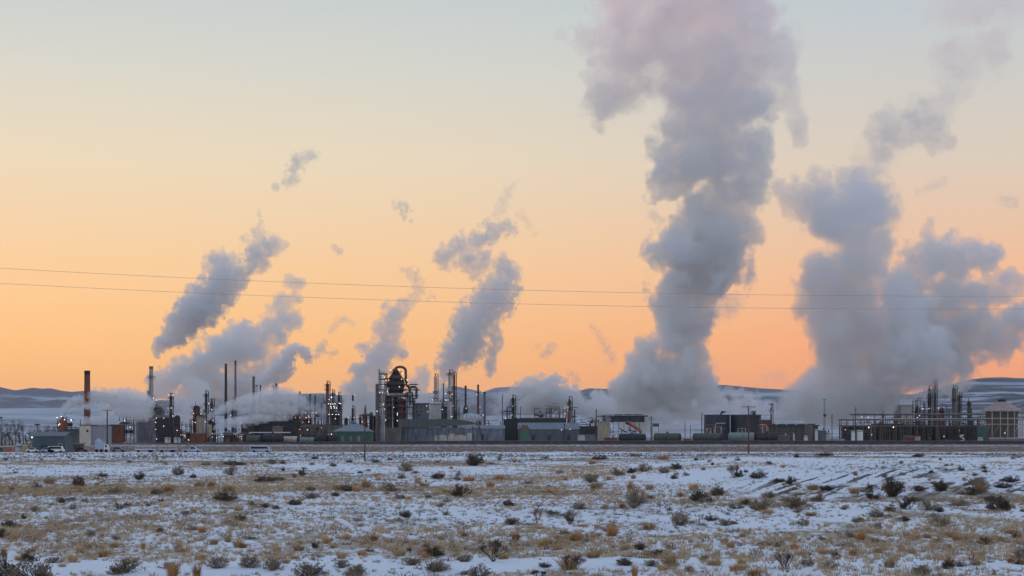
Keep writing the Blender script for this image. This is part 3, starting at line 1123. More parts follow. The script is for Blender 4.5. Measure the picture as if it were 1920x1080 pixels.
# ------------------------------------------------------------------ columns between the furnace and the twin thin stacks
column('fat banded reactor column with a domed head left of the slim dark tower', 368.5, 760, 13, 1015, RUST, plats=(766, 778, 790), lamps=((363, 775), (366, 792), (361, 790), (374, 780)), pipe=False)
column('tan squat drum standing right of the fat banded reactor', 374.5, 776, 12, 1005, BEIGE, plats=(779,), lamps=((377, 776),), pipe=False)
column('tall slim dark tower with a crown platform left of the cross-topped tower', 386.5, 737, 5.2, 1040, DARK, plats=(743, 760, 775), lamps=((388, 775),))
column('shorter paired tower with lamps right of the slim dark tower', 397, 752, 6.5, 1030, STEEL, plats=(752, 762, 774), lamps=((391, 757), (397, 768), (398, 788)))
column('silver capped column lit beside the slim dark tower', 383, 773, 5, 1000, SILVER, plats=(783,), lamps=((385, 791),))
unit('lamp-lit frame around the banded reactor', 356, 402, 788, 1012, 14, 12, lamps=9, vessels=5, pipes=9)
stack('thin soot-black stack standing alone in the left sky', 423.5, 682, 4.4, 1080, BLACK, wb=6.2, cap=686, capm=RUST)
stack('slender grey stack with a pointed black tip right of the soot-black stack', 441.5, 676, 3.2, 1090, GREY, wb=6.6, cap=684, plats=(755,), lamps=())
stack('short grey stack with ragged edge at the twisted plume', 475.5, 706, 4.6, 1115, STEEL, wb=5.6)
stack('thin white pipe stack below the twisted plume', 481, 722, 3.6, 1060, WHITE, wb=3.8)
stack('thin rust-brown stack right of the white pipe stack', 488.5, 722, 2.6, 1120, RUST, wb=3)
stack('stubby rust flare tip left of its taller neighbour', 513, 722, 2.4, 1120, RUST, wb=3, plats=(727,))
stack('dark red stubby stack with a thick black top', 518, 719, 4.4, 1120, REDOX, wb=3.6, cap=728)
column('faint grey column inside the low steam below the dark red stack', 526, 742, 4, 1150, GREY, plats=(750,), lamps=())
column('dark squat column left of the slender grey stack foot', 436, 752, 5, 1100, DARK, plats=(757,), lamps=((433, 779),))
column('tan rectangular vessel under the low steam jets', 392.5, 796, 8.5, 985, BEIGE, dome=False, pipe=False)
unit('dim frame half hidden in the low steam', 455, 500, 762, 1100, 15, 14, lamps=6, vessels=5, pipes=9)
unit('frame with hanging drums behind the low steam', 500, 545, 766, 1110, 16, 14, lamps=5, vessels=5, pipes=9)
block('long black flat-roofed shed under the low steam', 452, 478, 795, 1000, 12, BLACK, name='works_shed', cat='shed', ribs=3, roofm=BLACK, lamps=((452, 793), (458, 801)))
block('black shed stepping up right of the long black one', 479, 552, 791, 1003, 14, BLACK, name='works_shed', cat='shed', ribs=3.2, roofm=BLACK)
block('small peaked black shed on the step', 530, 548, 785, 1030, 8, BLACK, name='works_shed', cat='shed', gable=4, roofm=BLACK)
tank('round brown tank before the black sheds', 511, 530, 801, 975, mat('brown_grey_tank', (.20, .16, .14), .7), roof='flat', stair=True)
tank('squat pale tank left of the dark rail tank', 419, 436, 812, 965, mat('brown_grey_tank', (.20, .16, .14), .7), roof='dome', rise=4, stair=False)
t = thing('pipe_run', 'long pale pipe run on short legs before the black sheds', 'pipe run', (X(470, 970), 970, 0))
for (za, x0_, x1_) in ((812.5, 402, 470), (811, 468, 545)):
    part('pipe', MB().cyl((X(x0_, 970), 970, Z(za, 970)), (X(x1_, 970), 970, Z(za, 970)), .28, n=8), WHITE, t)
for q in range(402, 546, 12):
    part('leg', MB().box(X(q, 970) - .12, X(q, 970) + .12, 970, 970.3, 0, Z(812.5, 970)), STEEL, t, smooth=False)
for lx in (415, 433, 441, 455):
    lamp(t, lx, 815, 968, 'p' if lx == 433 else 'w', .8)
unit('low tangle of pipes before the squat pale tank', 402, 455, 816, 960, 17, 8, lamps=5, vessels=6, pipes=10)
unit('low pump rows under the banded reactor', 340, 400, 812, 960, 18, 8, lamps=4, vessels=6, pipes=8)
block('orange-brown shed low under the lamp-lit frame', 358, 384, 813, 955, 6, RUST, name='works_shed', cat='shed', ribs=2)

# ------------------------------------------------------------------ centre-left cluster
stack('rust stub stack against the blue hill, leftmost of four', 562, 734, 3.2, 1120, RUST, wb=3.4)
stack('grey stub stack against the blue hill with a flared foot', 581.5, 739, 3.4, 1120, STEEL, wb=3.6)
stack('very short dark stub right of the grey stub stack', 591, 741, 2.2, 1125, DARK, wb=2.4)
stack('low grey stub leftmost on the blue hill', 544, 738, 3, 1130, GREY, wb=3)
column('red-topped tower with a cage head in the centre-left cluster', 614, 719, 6, 1060, REDOX, plats=(724, 732, 757), lamps=((617, 749), (619, 757), (624, 757), (628, 757)))
column('slim dark tower right of the red-topped tower', 624, 735, 3.6, 1065, DARK, plats=(742,), lamps=((621, 745),))
column('dark stub tower at the right of the lamp grid', 635.5, 740, 5, 1060, DARK, plats=(748, 760), lamps=((632, 739), (641, 739)))
column('pale insulated column left below the red-topped tower', 609, 757, 6, 1040, SILVER, plats=(), lamps=())
unit('densely lit steel grid under the red-topped tower', 603, 638, 756, 1045, 19, 10, lamps=0, vessels=5, pipes=8, floors=3)
t2 = thing('lamp_grid', 'rows of bright floodlights on a steel grid below the red-topped tower', 'light grid', (X(625, 1043), 1043, 0))
part('frame', MB().box(X(614, 1043), X(640, 1043), 1043, 1043.3, Z(757.5, 1043), Z(757, 1043)).box(X(614, 1043), X(640, 1043), 1043, 1043.3, Z(765, 1043), Z(764.5, 1043)).box(X(614, 1043), X(640, 1043), 1043, 1043.3, Z(777, 1043), Z(776.5, 1043)).box(X(614, 1043), X(614.6, 1043), 1043, 1043.3, 0, Z(757, 1043)).box(X(638, 1043), X(638.6, 1043), 1043, 1043.3, 0, Z(757, 1043)), DARK, t2, smooth=False)
for lx, ly in ((616, 757), (620, 757.5), (624, 757.5), (628, 757), (639, 757), (620, 762), (626, 762), (621, 765), (627, 765), (631, 765), (617, 777), (623, 777), (630, 777), (635, 777), (622, 745), (629, 785), (636, 756)):
    lamp(t2, lx, ly, 1042, 'w', 1.2)
unit('lamp-lit exchanger frame left of the lamp grid', 566, 602, 770, 1050, 20, 12, lamps=0, vessels=6, pipes=9)
t2 = thing('exchanger_bank', 'rusty exchanger bank with pink and white lamps left of the lamp grid', 'exchanger', (X(578, 1046), 1046, 0))
for q in range(4):
    part('drum', MB().cyl((X(566 + q * 9, 1046), 1046, Z(786 - (q % 2) * 8, 1046)), (X(574 + q * 9, 1046), 1046, Z(786 - (q % 2) * 8, 1046)), 1.2, n=14), (RUST, DARK)[q % 2], t2)
    part('leg', MB().box(X(570 + q * 9, 1046) - .2, X(570 + q * 9, 1046) + .2, 1045.6, 1046.4, 0, Z(788, 1046)), DARK, t2, smooth=False)
for lx, ly, k in ((522, 774, 'w'), (534, 781, 'w'), (521, 785, 'w'), (554, 783, 'p'), (562, 783, 'p'), (573, 774, 'w'), (587, 774, 'w'), (593, 774, 'w'), (574, 783, 'w'), (580, 782, 'p'), (579, 791, 'w'), (578, 780, 'w'), (557, 770, 'w'), (548, 762, 'w')):
    lamp(t2, lx, ly, 1042, k, 1.1)
unit('rusty frame left of the exchanger bank', 545, 568, 766, 1065, 21, 10, lamps=2, vessels=5, pipes=7, m=RUST)
column('white slim vessel right of the rusty exchanger bank', 586.5, 778, 4.4, 1035, WHITE, pipe=False)
block('low grey flat hall under the exchanger bank', 565, 640, 797, 1000, 12, STEEL, name='works_hall', cat='hall', ribs=3.4, roofm=DARK, snow=False)
unit('dark pipework left of the green hip-roofed building', 560, 626, 801, 985, 22, 10, lamps=6, vessels=8, pipes=9)
stack('short black flare stub wrapped by thin steam', 661.5, 741, 3.4, 1080, BLACK, wb=3.6, base=Z(752, 1080) - 0, lamps=((665, 741),))
column('black slim drum below the flare stub', 661.5, 765, 4.4, 1060, BLACK, plats=(784,), lamps=((653, 783), (664, 783), (669, 782)))
t = thing('mushroom_vent', 'flat-capped brown vent tower left of the arched pipe tower', 'vent tower', (X(684, 1030), 1030, 0))
part('shell', MB().lathe(X(684, 1030), 1030, [(1.7, 0), (1.6, Z(780, 1030)), (4.2, Z(779, 1030)), (4.2, Z(778, 1030)), (1.2, Z(776, 1030))], 16), RUST, t)
part('spout', MB().cyl((X(685.5, 1030), 1030, Z(776, 1030)), (X(685.5, 1030), 1030, Z(759, 1030)), .5, .25, 8), STEEL, t)
lamp(t, 679, 791, 1028, 'w')
unit('low dark frame between the vent tower and the arched pipe tower', 690, 712, 779, 1040, 23, 10, lamps=1, vessels=3, pipes=6)
unit('wide low pipe frame behind the green hip-roofed building', 636, 712, 785, 1035, 24, 12, lamps=4, vessels=7, pipes=10)

# green hip-roofed building
D = 930
t = thing('green_building', 'green walled building with a grey hipped roof left of centre', 'building', (X(660, D), D, 0))
a, b, zt, zr = X(625, D), X(696, D), Z(809, D), Z(793, D)
part('wall', MB().box(a, b, D, D + 18, 0, zt), GREEN, t, smooth=False)
e = .6
part('roof', MB().add([(a - e, D - e, zt + .01), (b + e, D - e, zt + .01), (b + e, D + 18 + e, zt + .01), (a - e, D + 18 + e, zt + .01), (a + 9.3, D + 8, zr), (b - 9.3, D + 8, zr), (b - 9.3, D + 10, zr), (a + 9.3, D + 10, zr)],
                      [(0, 3, 2, 1), (0, 1, 5, 4), (1, 2, 6, 5), (2, 3, 7, 6), (3, 0, 4, 7), (4, 5, 6, 7)]), ROOFG, t, smooth=False)
part('roof_vent', MB().box((a + b) / 2 - 1.2, (a + b) / 2 + 1.2, D + 7, D + 11, zr, zr + 1.0), ROOFG, t, smooth=False)
me = MB().box(-.06, .06, -.07, -.004, 0, zt).mesh('wall_rib', GREEN)
for i in range(1, 14):
    o = bpy.data.objects.new('wall_rib', me)
    COL.objects.link(o)
    o.parent = t
    o.location = (a + (b - a) * i / 14 - t.location[0], 0, 0)
for q in (640, 655, 670):
    d_ = part('door', MB().box(X(q, D), X(q + 5, D), D - .12, D - .08, 0, Z(818, D)), GREY, t, smooth=False)
    part('handle', MB().box(X(q + 4, D), X(q + 4.4, D), D - .18, D - .125, 1, 1.2), STEEL, d_, smooth=False)

# ------------------------------------------------------------------ arched pipe tower (the big cracking unit)
D = 1020
t = thing('cracking_tower', 'massive dark refinery tower topped by an arched pipe', 'refinery tower', (X(750, D), D, 0))
fr_x = [X(v, D) for v in (711, 722, 735, 748, 761, 775)]
tops = [692, 700, 745, 745, 735, 745]
for x, tp in zip(fr_x, tops):
    part('post', MB().box(x - .3, x + .3, D - .3, D + .3, 0, Z(tp, D)), DARK, t, smooth=False)
    part('post', MB().box(x - .3, x + .3, D + 13, D + 13.6, 0, Z(max(tp, 700), D)), DARK, t, smooth=False)
for i, r_ in enumerate((700, 710, 720, 730, 741, 752, 763, 775, 787)):
    x1_ = X((726, 728, 782, 786, 784, 778, 776, 776, 776)[i], D)
    fp = part('floor', MB().box(X(710, D), x1_, D - 1.2, D + 14, Z(r_, D) - .3, Z(r_, D)), DARK, t, smooth=False)
    rl = MB()
    x = X(710, D)
    while x < x1_:
        rl.box(x - .04, x + .04, D - 1.2, D - 1.12, Z(r_, D), Z(r_, D) + 1.2)
        x += 1.7
    rl.box(X(710, D), x1_, D - 1.2, D - 1.12, Z(r_, D) + 1.1, Z(r_, D) + 1.2).box(X(710, D), x1_, D - 1.2, D - 1.12, Z(r_, D) + .55, Z(r_, D) + .62)
    part('railing', rl, STEEL, fp, smooth=False)
cx_, cyl_ = X(741, D), D + 6
part('reactor', MB().lathe(cx_, cyl_, [(S(11, D), Z(745, D)), (S(14, D), Z(735, D)), (S(16.5, D), Z(722, D)), (S(16.5, D), Z(716, D)), (S(14.5, D), Z(712, D)), (S(12, D), Z(706, D)), (S(7, D), Z(699, D)), (S(5.5, D), Z(697, D)), (S(5.5, D), Z(693, D)), (.2, Z(691, D))], 28), mat('dark_rusty_shell', (.085, .05, .042), .75, var=.4), t)
for r_, rr in ((700, 9), (713, 17), (724, 19), (733, 18)):
    platform(t, cx_, cyl_, Z(r_, D), S(rr, D))
arc = [(X(737, D), cyl_, Z(700, D)), (X(737, D), cyl_, Z(692, D))] + [(X(749 - 10.5 * math.cos(a), D), cyl_, Z(694.5 - 7.5 * math.sin(a), D)) for a in [math.pi * q / 12 for q in range(1, 12)]] + [(X(759.5, D), cyl_, Z(694, D)), (X(760, D), cyl_, Z(714, D)), (X(763, D), cyl_, Z(722, D)), (X(768, D), cyl_, Z(730, D))]
part('arched_pipe', MB().tube(arc, S(2.4, D), 14), mat('brown_insulated_pipe', (.13, .075, .06), .7, var=.3), t)
part('regenerator', MB().lathe(X(752, D), D + 5, [(S(9, D), 0), (S(9, D), Z(752, D)), (S(6, D), Z(748, D)), (.3, Z(746, D))], 22), REDOX, t)
part('riser', MB().lathe(X(728, D), D + 5, [(S(6, D), 0), (S(6, D), Z(750, D)), (S(8, D), Z(744, D)), (.3, Z(742, D))], 20), STEEL, t)
part('riser', MB().lathe(X(741, D), D + 7, [(S(4, D), 0), (S(4, D), Z(744, D)), (.3, Z(743, D))], 16), BLACK, t)
part('pale_casing', MB().box(X(730, D), X(773, D), D + 1, D + 11, Z(744, D), Z(737, D)), PALE, t, smooth=False)
part('side_pipe', MB().tube([(X(768, D), D + 2, Z(760, D)), (X(768, D), D + 2, Z(727, D)), (X(770, D), D + 2, Z(725.5, D)), (X(779, D), D + 2, Z(725.5, D)), (X(780.5, D), D + 2, Z(728, D)), (X(780.5, D), D + 2, Z(748, D))], .8, 10), STEEL, t)
part('side_pipe', MB().tube([(X(764, D), D + 1, Z(750, D)), (X(764, D), D + 1, Z(735, D)), (X(773, D), D + 1, Z(735, D)), (X(773, D), D + 1, Z(757, D))], .5, 8), STEEL, t)
part('corner_mast', MB().box(X(715, D) - .15, X(715, D) + .15, D - 1.5, D - 1.2, Z(760, D), Z(698, D)).box(X(715, D), X(730, D), D - 1.5, D - 1.3, Z(699, D), Z(698.6, D)), STEEL, t, smooth=False)
part('downcomer', MB().tube([(X(718, D), D - .6, 0), (X(718, D), D - .6, Z(735, D)), (X(722, D), D - .6, Z(730, D)), (X(730, D), D - .6, Z(728, D))], .7, 9), SILVER, t)
part('downcomer', MB().tube([(X(724, D), D - .9, 2), (X(724, D), D - .9, Z(762, D)), (X(733, D), D - .9, Z(758, D))], .45, 8), STEEL, t)
rg = random.Random(5)
for i in range(5):
    px = rg.uniform(712, 776)
    py = rg.uniform(722, 800)
    part('pipe', MB().tube([(X(px, D), D - .5, Z(py + 18, D)), (X(px, D), D - .5, Z(py, D)), (X(px + rg.uniform(5, 14), D), D - .5, Z(py - 1, D))], .25, 6), rg.choice([STEEL, SILVER, RUST]), t)
part('stair_tower', MB().box(X(704, D), X(709, D), D, D + 3, 0, Z(720, D)), STEEL, t, smooth=False)
for lx, ly, k in ((732, 694, 'w'), (748, 694, 'w'), (721, 707, 'w'), (724, 713, 'w'), (729, 713, 'w'), (718, 722, 'p'), (717, 736, 'p'), (726, 734, 'p'), (727, 731, 'p'), (753, 711, 'w'), (749, 725.5, 'w'), (763, 712, 'w'), (719, 758, 'w'), (707, 771, 'w'), (721, 767, 'p'), (723, 787.5, 'w'), (745, 775, 'w'), (745, 778, 'w'), (745, 789, 'w'), (754, 700, 'w'), (712, 736, 'w'), (765, 720, 'w'), (738, 764, 'p')):
    lamp(t, lx, ly, D - 2.2, k, 1.15)
t.update_tag()
D = 1024
block('grey windowed block on the right of the arched pipe tower', 773, 803, 757, D, 10, mat('dull_blue_grey_cladding', (.13, .14, .16), .7), roofm=BLACK, wins=((782, 763), (790, 763), (782, 771), (790, 771), (786, 779)), winsz=(2, 1.6), eave=.9, lamps=((800, 761), (802, 772)), name='control_block', cat='building')
stack('thin grey mast pipe left of the arched pipe tower', 709, 740, 1.8, 1012, STEEL, wb=2)

# long dark sheds right of the tower foot
D = 985
t = thing('tapering_shed', 'long dark green shed roof tapering down towards the dome tank', 'shed', (X(815, D), D, 0))
part('roof', MB().prism([(X(747, D), Z(802, D)), (X(747, D), Z(786, D)), (X(860, D), Z(786, D)), (X(880, D), Z(790, D)), (X(894, D), Z(793.5, D)), (X(880, D), Z(796, D)), (X(800, D), Z(801, D))], D, D + 12), mat('dark_green_grey_sheet', (.09, .11, .10), .6, var=.25), t, smooth=False)
part('wall', MB().box(X(748, D), X(878, D), D + 1, D + 11, 0, Z(801.5, D)), BLUEG, t, smooth=False)
me = MB().box(-.09, .09, -.06, -.004, 0, Z(801, D) - Z(787, D)).mesh('roof_seam', DARK)
for i in range(1, 12):
    o = bpy.data.objects.new('roof_seam', me)
    COL.objects.link(o)
    o.parent = t
    o.location = (X(747 + i * 9.2, D) - t.location[0], 0, Z(801, D))
for q in range(755, 872, 9):
    part('wall_rib', MB().box(X(q, D), X(q, D) + .15, D + .9, D + .996, 0, Z(801.6, D)), STEEL, t, smooth=False)
block('pale grey annex at the foot of the arched pipe tower', 722, 752, 803, 975, 9, STEEL, name='annex', cat='shed', ribs=2.4, roofm=ROOFG)
tank('pale cylindrical tank right of the windowed block', 806, 838, 757, 1100, PALE, roof='dome', rise=3)
column('faint grey tower in the steam left of the twin silver columns', 816.5, 705, 6, 1110, SILVER, plats=(737, 750), lamps=((810, 735.5), (811, 749.5), (817, 749.5)))
column('tallest silver column with a crowned head and twin lamps', 843.5, 698, 7.6, 1060, SILVER, plats=(703, 738, 751), lamps=((835, 750), (838, 750), (841, 750), (848, 739), (836, 738), (849, 761), (847, 781)), vent=True)
column('thinner brown column joined to the tallest silver one', 852, 702, 3.6, 1064, mat('brown_insulated_pipe', (.13, .075, .06), .7), plats=(730, 744), lamps=())
stack('short thin pipe left of the tallest silver column', 831.5, 719, 2.2, 1062, STEEL, wb=2.4)
unit('lamp-lit base frame under the tallest silver column', 828, 860, 763, 1062, 31, 12, lamps=4, vessels=4, pipes=8)
stack('black stack on a fat furnace base left of the dome tank', 873, 723, 3.6, 1080, BLACK, wb=4.2, cap=728, basetop=767, lamps=((874, 765.5),))
stack('rust-brown stack with a side platform right of the black one', 896.5, 721, 3.6, 1085, RUST, wb=5, cap=724, plats=(737,), lamps=((894, 739.5), (900, 763)))
stack('pale straight stack right of the rust-brown one', 908.5, 735, 4.4, 1085, GREY, wb=4.8, lamps=((906, 778),))
stack('thin pale mast with a black top beside the drifting steam', 942, 740, 1.6, 1000, GREY, wb=1.9, cap=749)
D = 1030
t = thing('dome_tank', 'low pale tank under a ribbed geodesic dome', 'tank', (X(883, D), D, 0))
r = S(22, D)
part('shell', MB().lathe(X(883, D), D, [(r, 0), (r, Z(785, D))], 32), PALE, t)
zd, hd = Z(785, D), S(11, D)
part('dome', MB().lathe(X(883, D), D, [(r, zd)] + [(r * math.cos(math.pi / 2 * q / 8), zd + hd * math.sin(math.pi / 2 * q / 8)) for q in range(1, 8)] + [(.1, zd + hd)], 32), mat('pale_blue_dome_panel', (.50, .53, .56), .5, .2), t)
for q in range(16):
    an = 2 * math.pi * q / 16
    part('dome_rib', MB().tube([(X(883, D) + r * 1.01 * math.cos(b_) * math.cos(an), D + r * 1.01 * math.cos(b_) * math.sin(an), zd + hd * 1.02 * math.sin(b_)) for b_ in [math.pi / 2 * s_ / 6 for s_ in range(7)]], .13, 4), STEEL, t)
unit('low olive pipe deck right of the dome tank', 893, 938, 789, 1010, 32, 10, lamps=3, vessels=4, pipes=8, m=OLIVE)

# long flat plant hall, centre
D = 960
block('long low blue-grey hall right of the tapering shed', 872, 946, 798, D, 14, BLUEG, gable=6, roofm=mat('blue_grey_roof', (.16, .18, .21), .6), name='plant_hall', cat='hall', ribs=3, doors=((886, 5, 814), (905, 5, 814)))
block('largest long hall with a blue-grey pitched roof in the centre', 972, 1086, 793, D, 22, mat('dark_blue_grey_wall', (.10, .11, .135), .7), gable=12, roofm=mat('blue_grey_roof', (.16, .18, .21), .6), name='plant_hall', cat='hall', ribs=3.2, doors=((1000, 6, 816), (1030, 6, 816), (1066, 6, 816)), wins=((990, 812), (1014, 812), (1046, 812), (1078, 812)), lamps=((1053, 806), (1069, 805)))
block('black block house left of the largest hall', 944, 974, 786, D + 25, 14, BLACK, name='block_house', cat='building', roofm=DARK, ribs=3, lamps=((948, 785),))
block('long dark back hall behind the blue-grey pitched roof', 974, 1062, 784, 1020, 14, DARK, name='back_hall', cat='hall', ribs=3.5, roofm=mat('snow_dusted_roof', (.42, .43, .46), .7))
unit('dark columned frame at the source of the steam mound', 950, 976, 762, 1050, 33, 10, lamps=2, vessels=4, pipes=6)
column('black twin-headed tower left of the steam mound', 962, 745, 6, 1060, DARK, plats=(752, 765), lamps=((961, 762), (960, 778)))
unit('steam-veiled pipe frame above the long back hall', 1002, 1050, 766, 1075, 34, 10, lamps=2, vessels=5, pipes=8, m=STEEL)
column('green-grey cone-topped tower beside the red drum', 1068, 748, 6, 1055, STEEL, plats=(757, 768), lamps=((1059, 765), (1059, 775), (1043, 772)))
column('white vessel in the cluster right of the steam mound', 1064.5, 762, 4, 1045, WHITE, plats=(), pipe=False, lamps=((1062, 787), (1069, 790)))
column('red-brown drum below the cone-topped tower', 1067, 771, 6, 1040, REDOX, pipe=False)
unit('lamp-lit cluster frame right of the long back hall', 1056, 1078, 768, 1058, 35, 10, lamps=3, vessels=4, pipes=6)
block('dark low shed between the largest hall and the beige hut', 1084, 1120, 800, 990, 10, DARK, name='works_shed', cat='shed', ribs=3, roofm=OLIVE, lamps=())
unit('thin pipe bridge left of the wooden pole', 1080, 1122, 787, 1010, 36, 6, lamps=2, vessels=2, pipes=5, floors=2, m=OLIVE)
D = 920
t = thing('green_tipped_silo', 'pale tapered hut with a green door before the largest hall', 'hut', (X(983, D), D, 0))
a, b = X(974, D), X(993.5, D)
part('wall', MB().prism([(a, 0), (b, 0), (b, Z(806, D)), (X(989, D), Z(797, D)), (X(978, D), Z(797, D)), (a, Z(806, D))], D, D + 6), STEEL, t, smooth=False)
part('door', MB().box(X(976, D), X(991, D), D - .12, D - .005, 0, Z(810, D)), mat('mid_green_door', (.06, .2, .11), .6), t, smooth=False)
for i, (a, b, tp, lb) in enumerate(((815, 838, 815, 'pale canvas trailer with a flat top before the tapering shed'), (839, 852, 812, 'pale trailer with a humped top'), (853, 874, 815, 'long pale trailer left of the A-frame poles'), (876, 885, 811, 'small bright white trailer at the A-frame poles'))):
    t = thing('trailer', lb, 'trailer', (X((a + b) / 2, 925), 925, 0), 'pale trailers before the tapering shed')
    part('body', MB().prism([(X(a, 925), 1.1), (X(b, 925), 1.1), (X(b, 925), Z(tp + 2, 925)), (X((a + b) / 2, 925), Z(tp, 925)), (X(a, 925), Z(tp + 2, 925))], 925, 927.5), mat('pale_canvas', (.50, .46, .38), .8), t, smooth=False)
    for q in (a + 2, b - 2):
        part('wheel', MB().cyl((X(q, 925), 924.9, .55), (X(q, 925), 925.3, .55), .55, n=12), RUBBER, t)

# A-frame poles
D = 905
t = thing('a_frame_gantry', 'wooden A-frame gantry of leaning poles in front of the long low hall', 'gantry', (X(896, D), D, 0))
for (xa, ya, xb) in ((886, 800, 886), (898, 799, 893), (899, 799, 905)):
    part('leg', MB().cyl((X(xb, D), D, 0), (X(xa, D), D, Z(ya, D)), .22, n=7), WOOD, t)
part('crossbar', MB().cyl((X(884, D), D, Z(803, D)), (X(901, D), D, Z(803, D)), .15, n=6), WOOD, t)
for i, (px, tp, k) in enumerate(((797, 800, 0), (838, 795, 1), (780, 806, 2), (1058, 803, 3), (912, 806, 4), (822, 808, 1), (735, 798, 2), (1040, 806, 3))):
    tree(['bare tree between the annex and the pale trailers', 'tallest bare tree above the pale trailers', 'low bare tree by the annex door', 'bare tree in front of the largest hall', 'small bare tree right of the A-frame gantry', 'stunted bare tree behind the flat-topped trailer', 'bare tree at the foot of the arched pipe tower', 'thin bare tree left of the hall lamp'][i], px, tp, 912 + 2 * i, k, 1.0, group='bare trees in front of the halls')

# ------------------------------------------------------------------ parked cars and tank cars


def car(label, px, D, col, L=4.6, kind='sedan', rot=0, z=0.0, H=1.5, group=None, name='car', cat='car', snow=False):
    x = X(px, D)
    t = thing(name, label, cat, (x, D, z), group)
    h = L / 2
    if kind == 'van':
        pr = [(-h, .35), (h, .35), (h, .9), (h * .86, 1.05), (h * .68, H), (-h * .97, H), (-h, H * .9)]
        gl = [(-h * .9, H * .58), (h * .78, H * .58), (h * .64, H * .93), (-h * .9, H * .93)]
    elif kind == 'pickup':
        pr = [(-h, .4), (h, .4), (h, .95), (h * .5, 1.05), (h * .3, H), (-h * .15, H), (-h * .22, 1.0), (-h, 1.0)]
        gl = [(-h * .12, 1.08), (h * .42, 1.08), (h * .27, H * .94), (-h * .1, H * .94)]
    else:
        pr = [(-h, .35), (h, .35), (h, .8), (h * .55, .95), (h * .28, H), (-h * .45, H), (-h * .8, .98), (-h, .9)]
        gl = [(-h * .68, .98), (h * .46, .98), (h * .25, H * .94), (-h * .42, H * .94)]
    sh = lambda p: [(x + u, z + v) for u, v in p]
    b = part('body', MB().prism(sh(pr), D - .9, D + .9), col, t, smooth=False)
    part('window', MB().prism(sh(gl), D - .93, D + .93), GLASS, t, smooth=False)
    for s_ in (-1, 1):
        for q in (-.62, .62):
            w = part('wheel', MB().cyl((x + h * q, D + s_ * .95, z + .34), (x + h * q, D + s_ * .7, z + .34), .34, n=14), RUBBER, t)
    part('bumper', MB().box(x - h - .08, x - h - .005, D - .8, D + .8, z + .4, z + .6), DARK, t, smooth=False)
    part('headlight', MB().box(x + h + .004, x + h + .05, D - .8, D - .45, z + .65, z + .8), WHITE, t, smooth=False)
    if snow:
        tp = max(v for u, v in pr)
        part('roof_snow', MB().prism([(x - h * .9, z + tp + .003), (x + h * .6, z + tp + .003), (x + h * .5, z + tp + .12), (x - h * .85, z + tp + .12)], D - .85, D + .85), SNOWCAP, t, smooth=False)
    return t


car('pale blue snow-covered van parked alone on the snow edge left of centre', 489, 510, LBLUE, 6.6, 'van', H=1.9, z=0, name='van', cat='van', snow=True)
car('pale blue pickup parked on the snow left of the snow-covered van', 360, 505, LBLUE, 6.2, 'pickup', name='pickup_truck', cat='pickup', H=1.75)
car('low red car parked by the teal shed', 126, 512, REDCAR, 4.4)
car('dark red car right of the low red car', 153, 515, mat('maroon_paint', (.18, .05, .05), .4), 4.4)
car('white van parked in front of the pale cube building', 106, 498, WHITE, 4.8, 'van', H=2.0, name='van', cat='van')
car('small white car at the far left road edge', 62, 500, WHITE, 4.0)
car('pale blue-grey car near the white van', 90, 498, LBLUE, 4.2)
car('grey car parked behind the flatbed trailers', 222, 520, GREY, 4.4)
# pale truck with tall box
t = thing('box_truck', 'pale blue-white box truck right of the dark lean-to', 'truck', (X(186, 505), 505, 0))
part('cargo_box', MB().box(X(178, 505), X(194, 505), 505, 507.4, 1.0, 3.3), LBLUE, t, smooth=False)
part('cab', MB().prism([(X(194.3, 505), .5), (X(202, 505), .5), (X(202, 505), 1.5), (X(199.5, 505), 2.5), (X(194.3, 505), 2.5)], 505.1, 507.3), WHITE, t, smooth=False)
part('windscreen', MB().prism([(X(197, 505), 1.6), (X(201.2, 505), 1.6), (X(199.2, 505), 2.35), (X(197, 505), 2.35)], 505.05, 507.35), GLASS, t, smooth=False)
for q in (181, 190, 199):
    part('wheel', MB().cyl((X(q, 505), 504.9, .5), (X(q, 505), 505.3, .5), .5, n=14), RUBBER, t)
part('dome', MB().lathe(X(183, 505), 506.2, [(1.0, 3.3), (.8, 3.8), (.3, 4.2), (.05, 4.3)], 12), LBLUE, t)
for i, (a, b, lb) in enumerate(((253, 290, 'left snowy flatbed trailer with stake posts'), (297, 331, 'right snowy flatbed trailer with a pale frame'))):
    D = 502 + i * 2
    t = thing('flatbed_trailer', lb, 'trailer', (X((a + b) / 2, D), D, 0), 'snowy flatbed trailers at the snow edge')
    part('bed', MB().box(X(a, D), X(b, D), D, D + 2.2, .85, 1.05), SNOWCAP, t, smooth=False)
    part('frame', MB().box(X(a, D), X(b, D), D + .5, D + 1.7, .65, .845), LBLUE, t, smooth=False)
    for q in range(6):
        u = X(a + (b - a) * q / 5, D)
        part('stake', MB().box(u - .06, u + .06, D, D + .1, 1.05, 1.75), LBLUE, t, smooth=False)
    part('top_rail', MB().box(X(a, D), X(b, D), D - .02, D + .08, 1.752, 1.83), WHITE, t, smooth=False)
    for q in (a + 6, b - 6, b - 10):
        part('wheel', MB().cyl((X(q, D), D - .05, .4), (X(q, D), D + .3, .4), .4, n=12), RUBBER, t)
for i, px in enumerate((985, 999, 1013, 1027, 1041)):
    car(['dark car parked leftmost before the largest hall', 'dark car second from left before the largest hall', 'reddish car in the middle before the largest hall', 'snow-roofed dark car before the largest hall', 'dark car parked rightmost before the largest hall'][i],
        px, 903, (BLACK, DARK, REDCAR, DARK, BLACK)[i], 4.6, group='cars parked before the largest hall', snow=i in (1, 3))


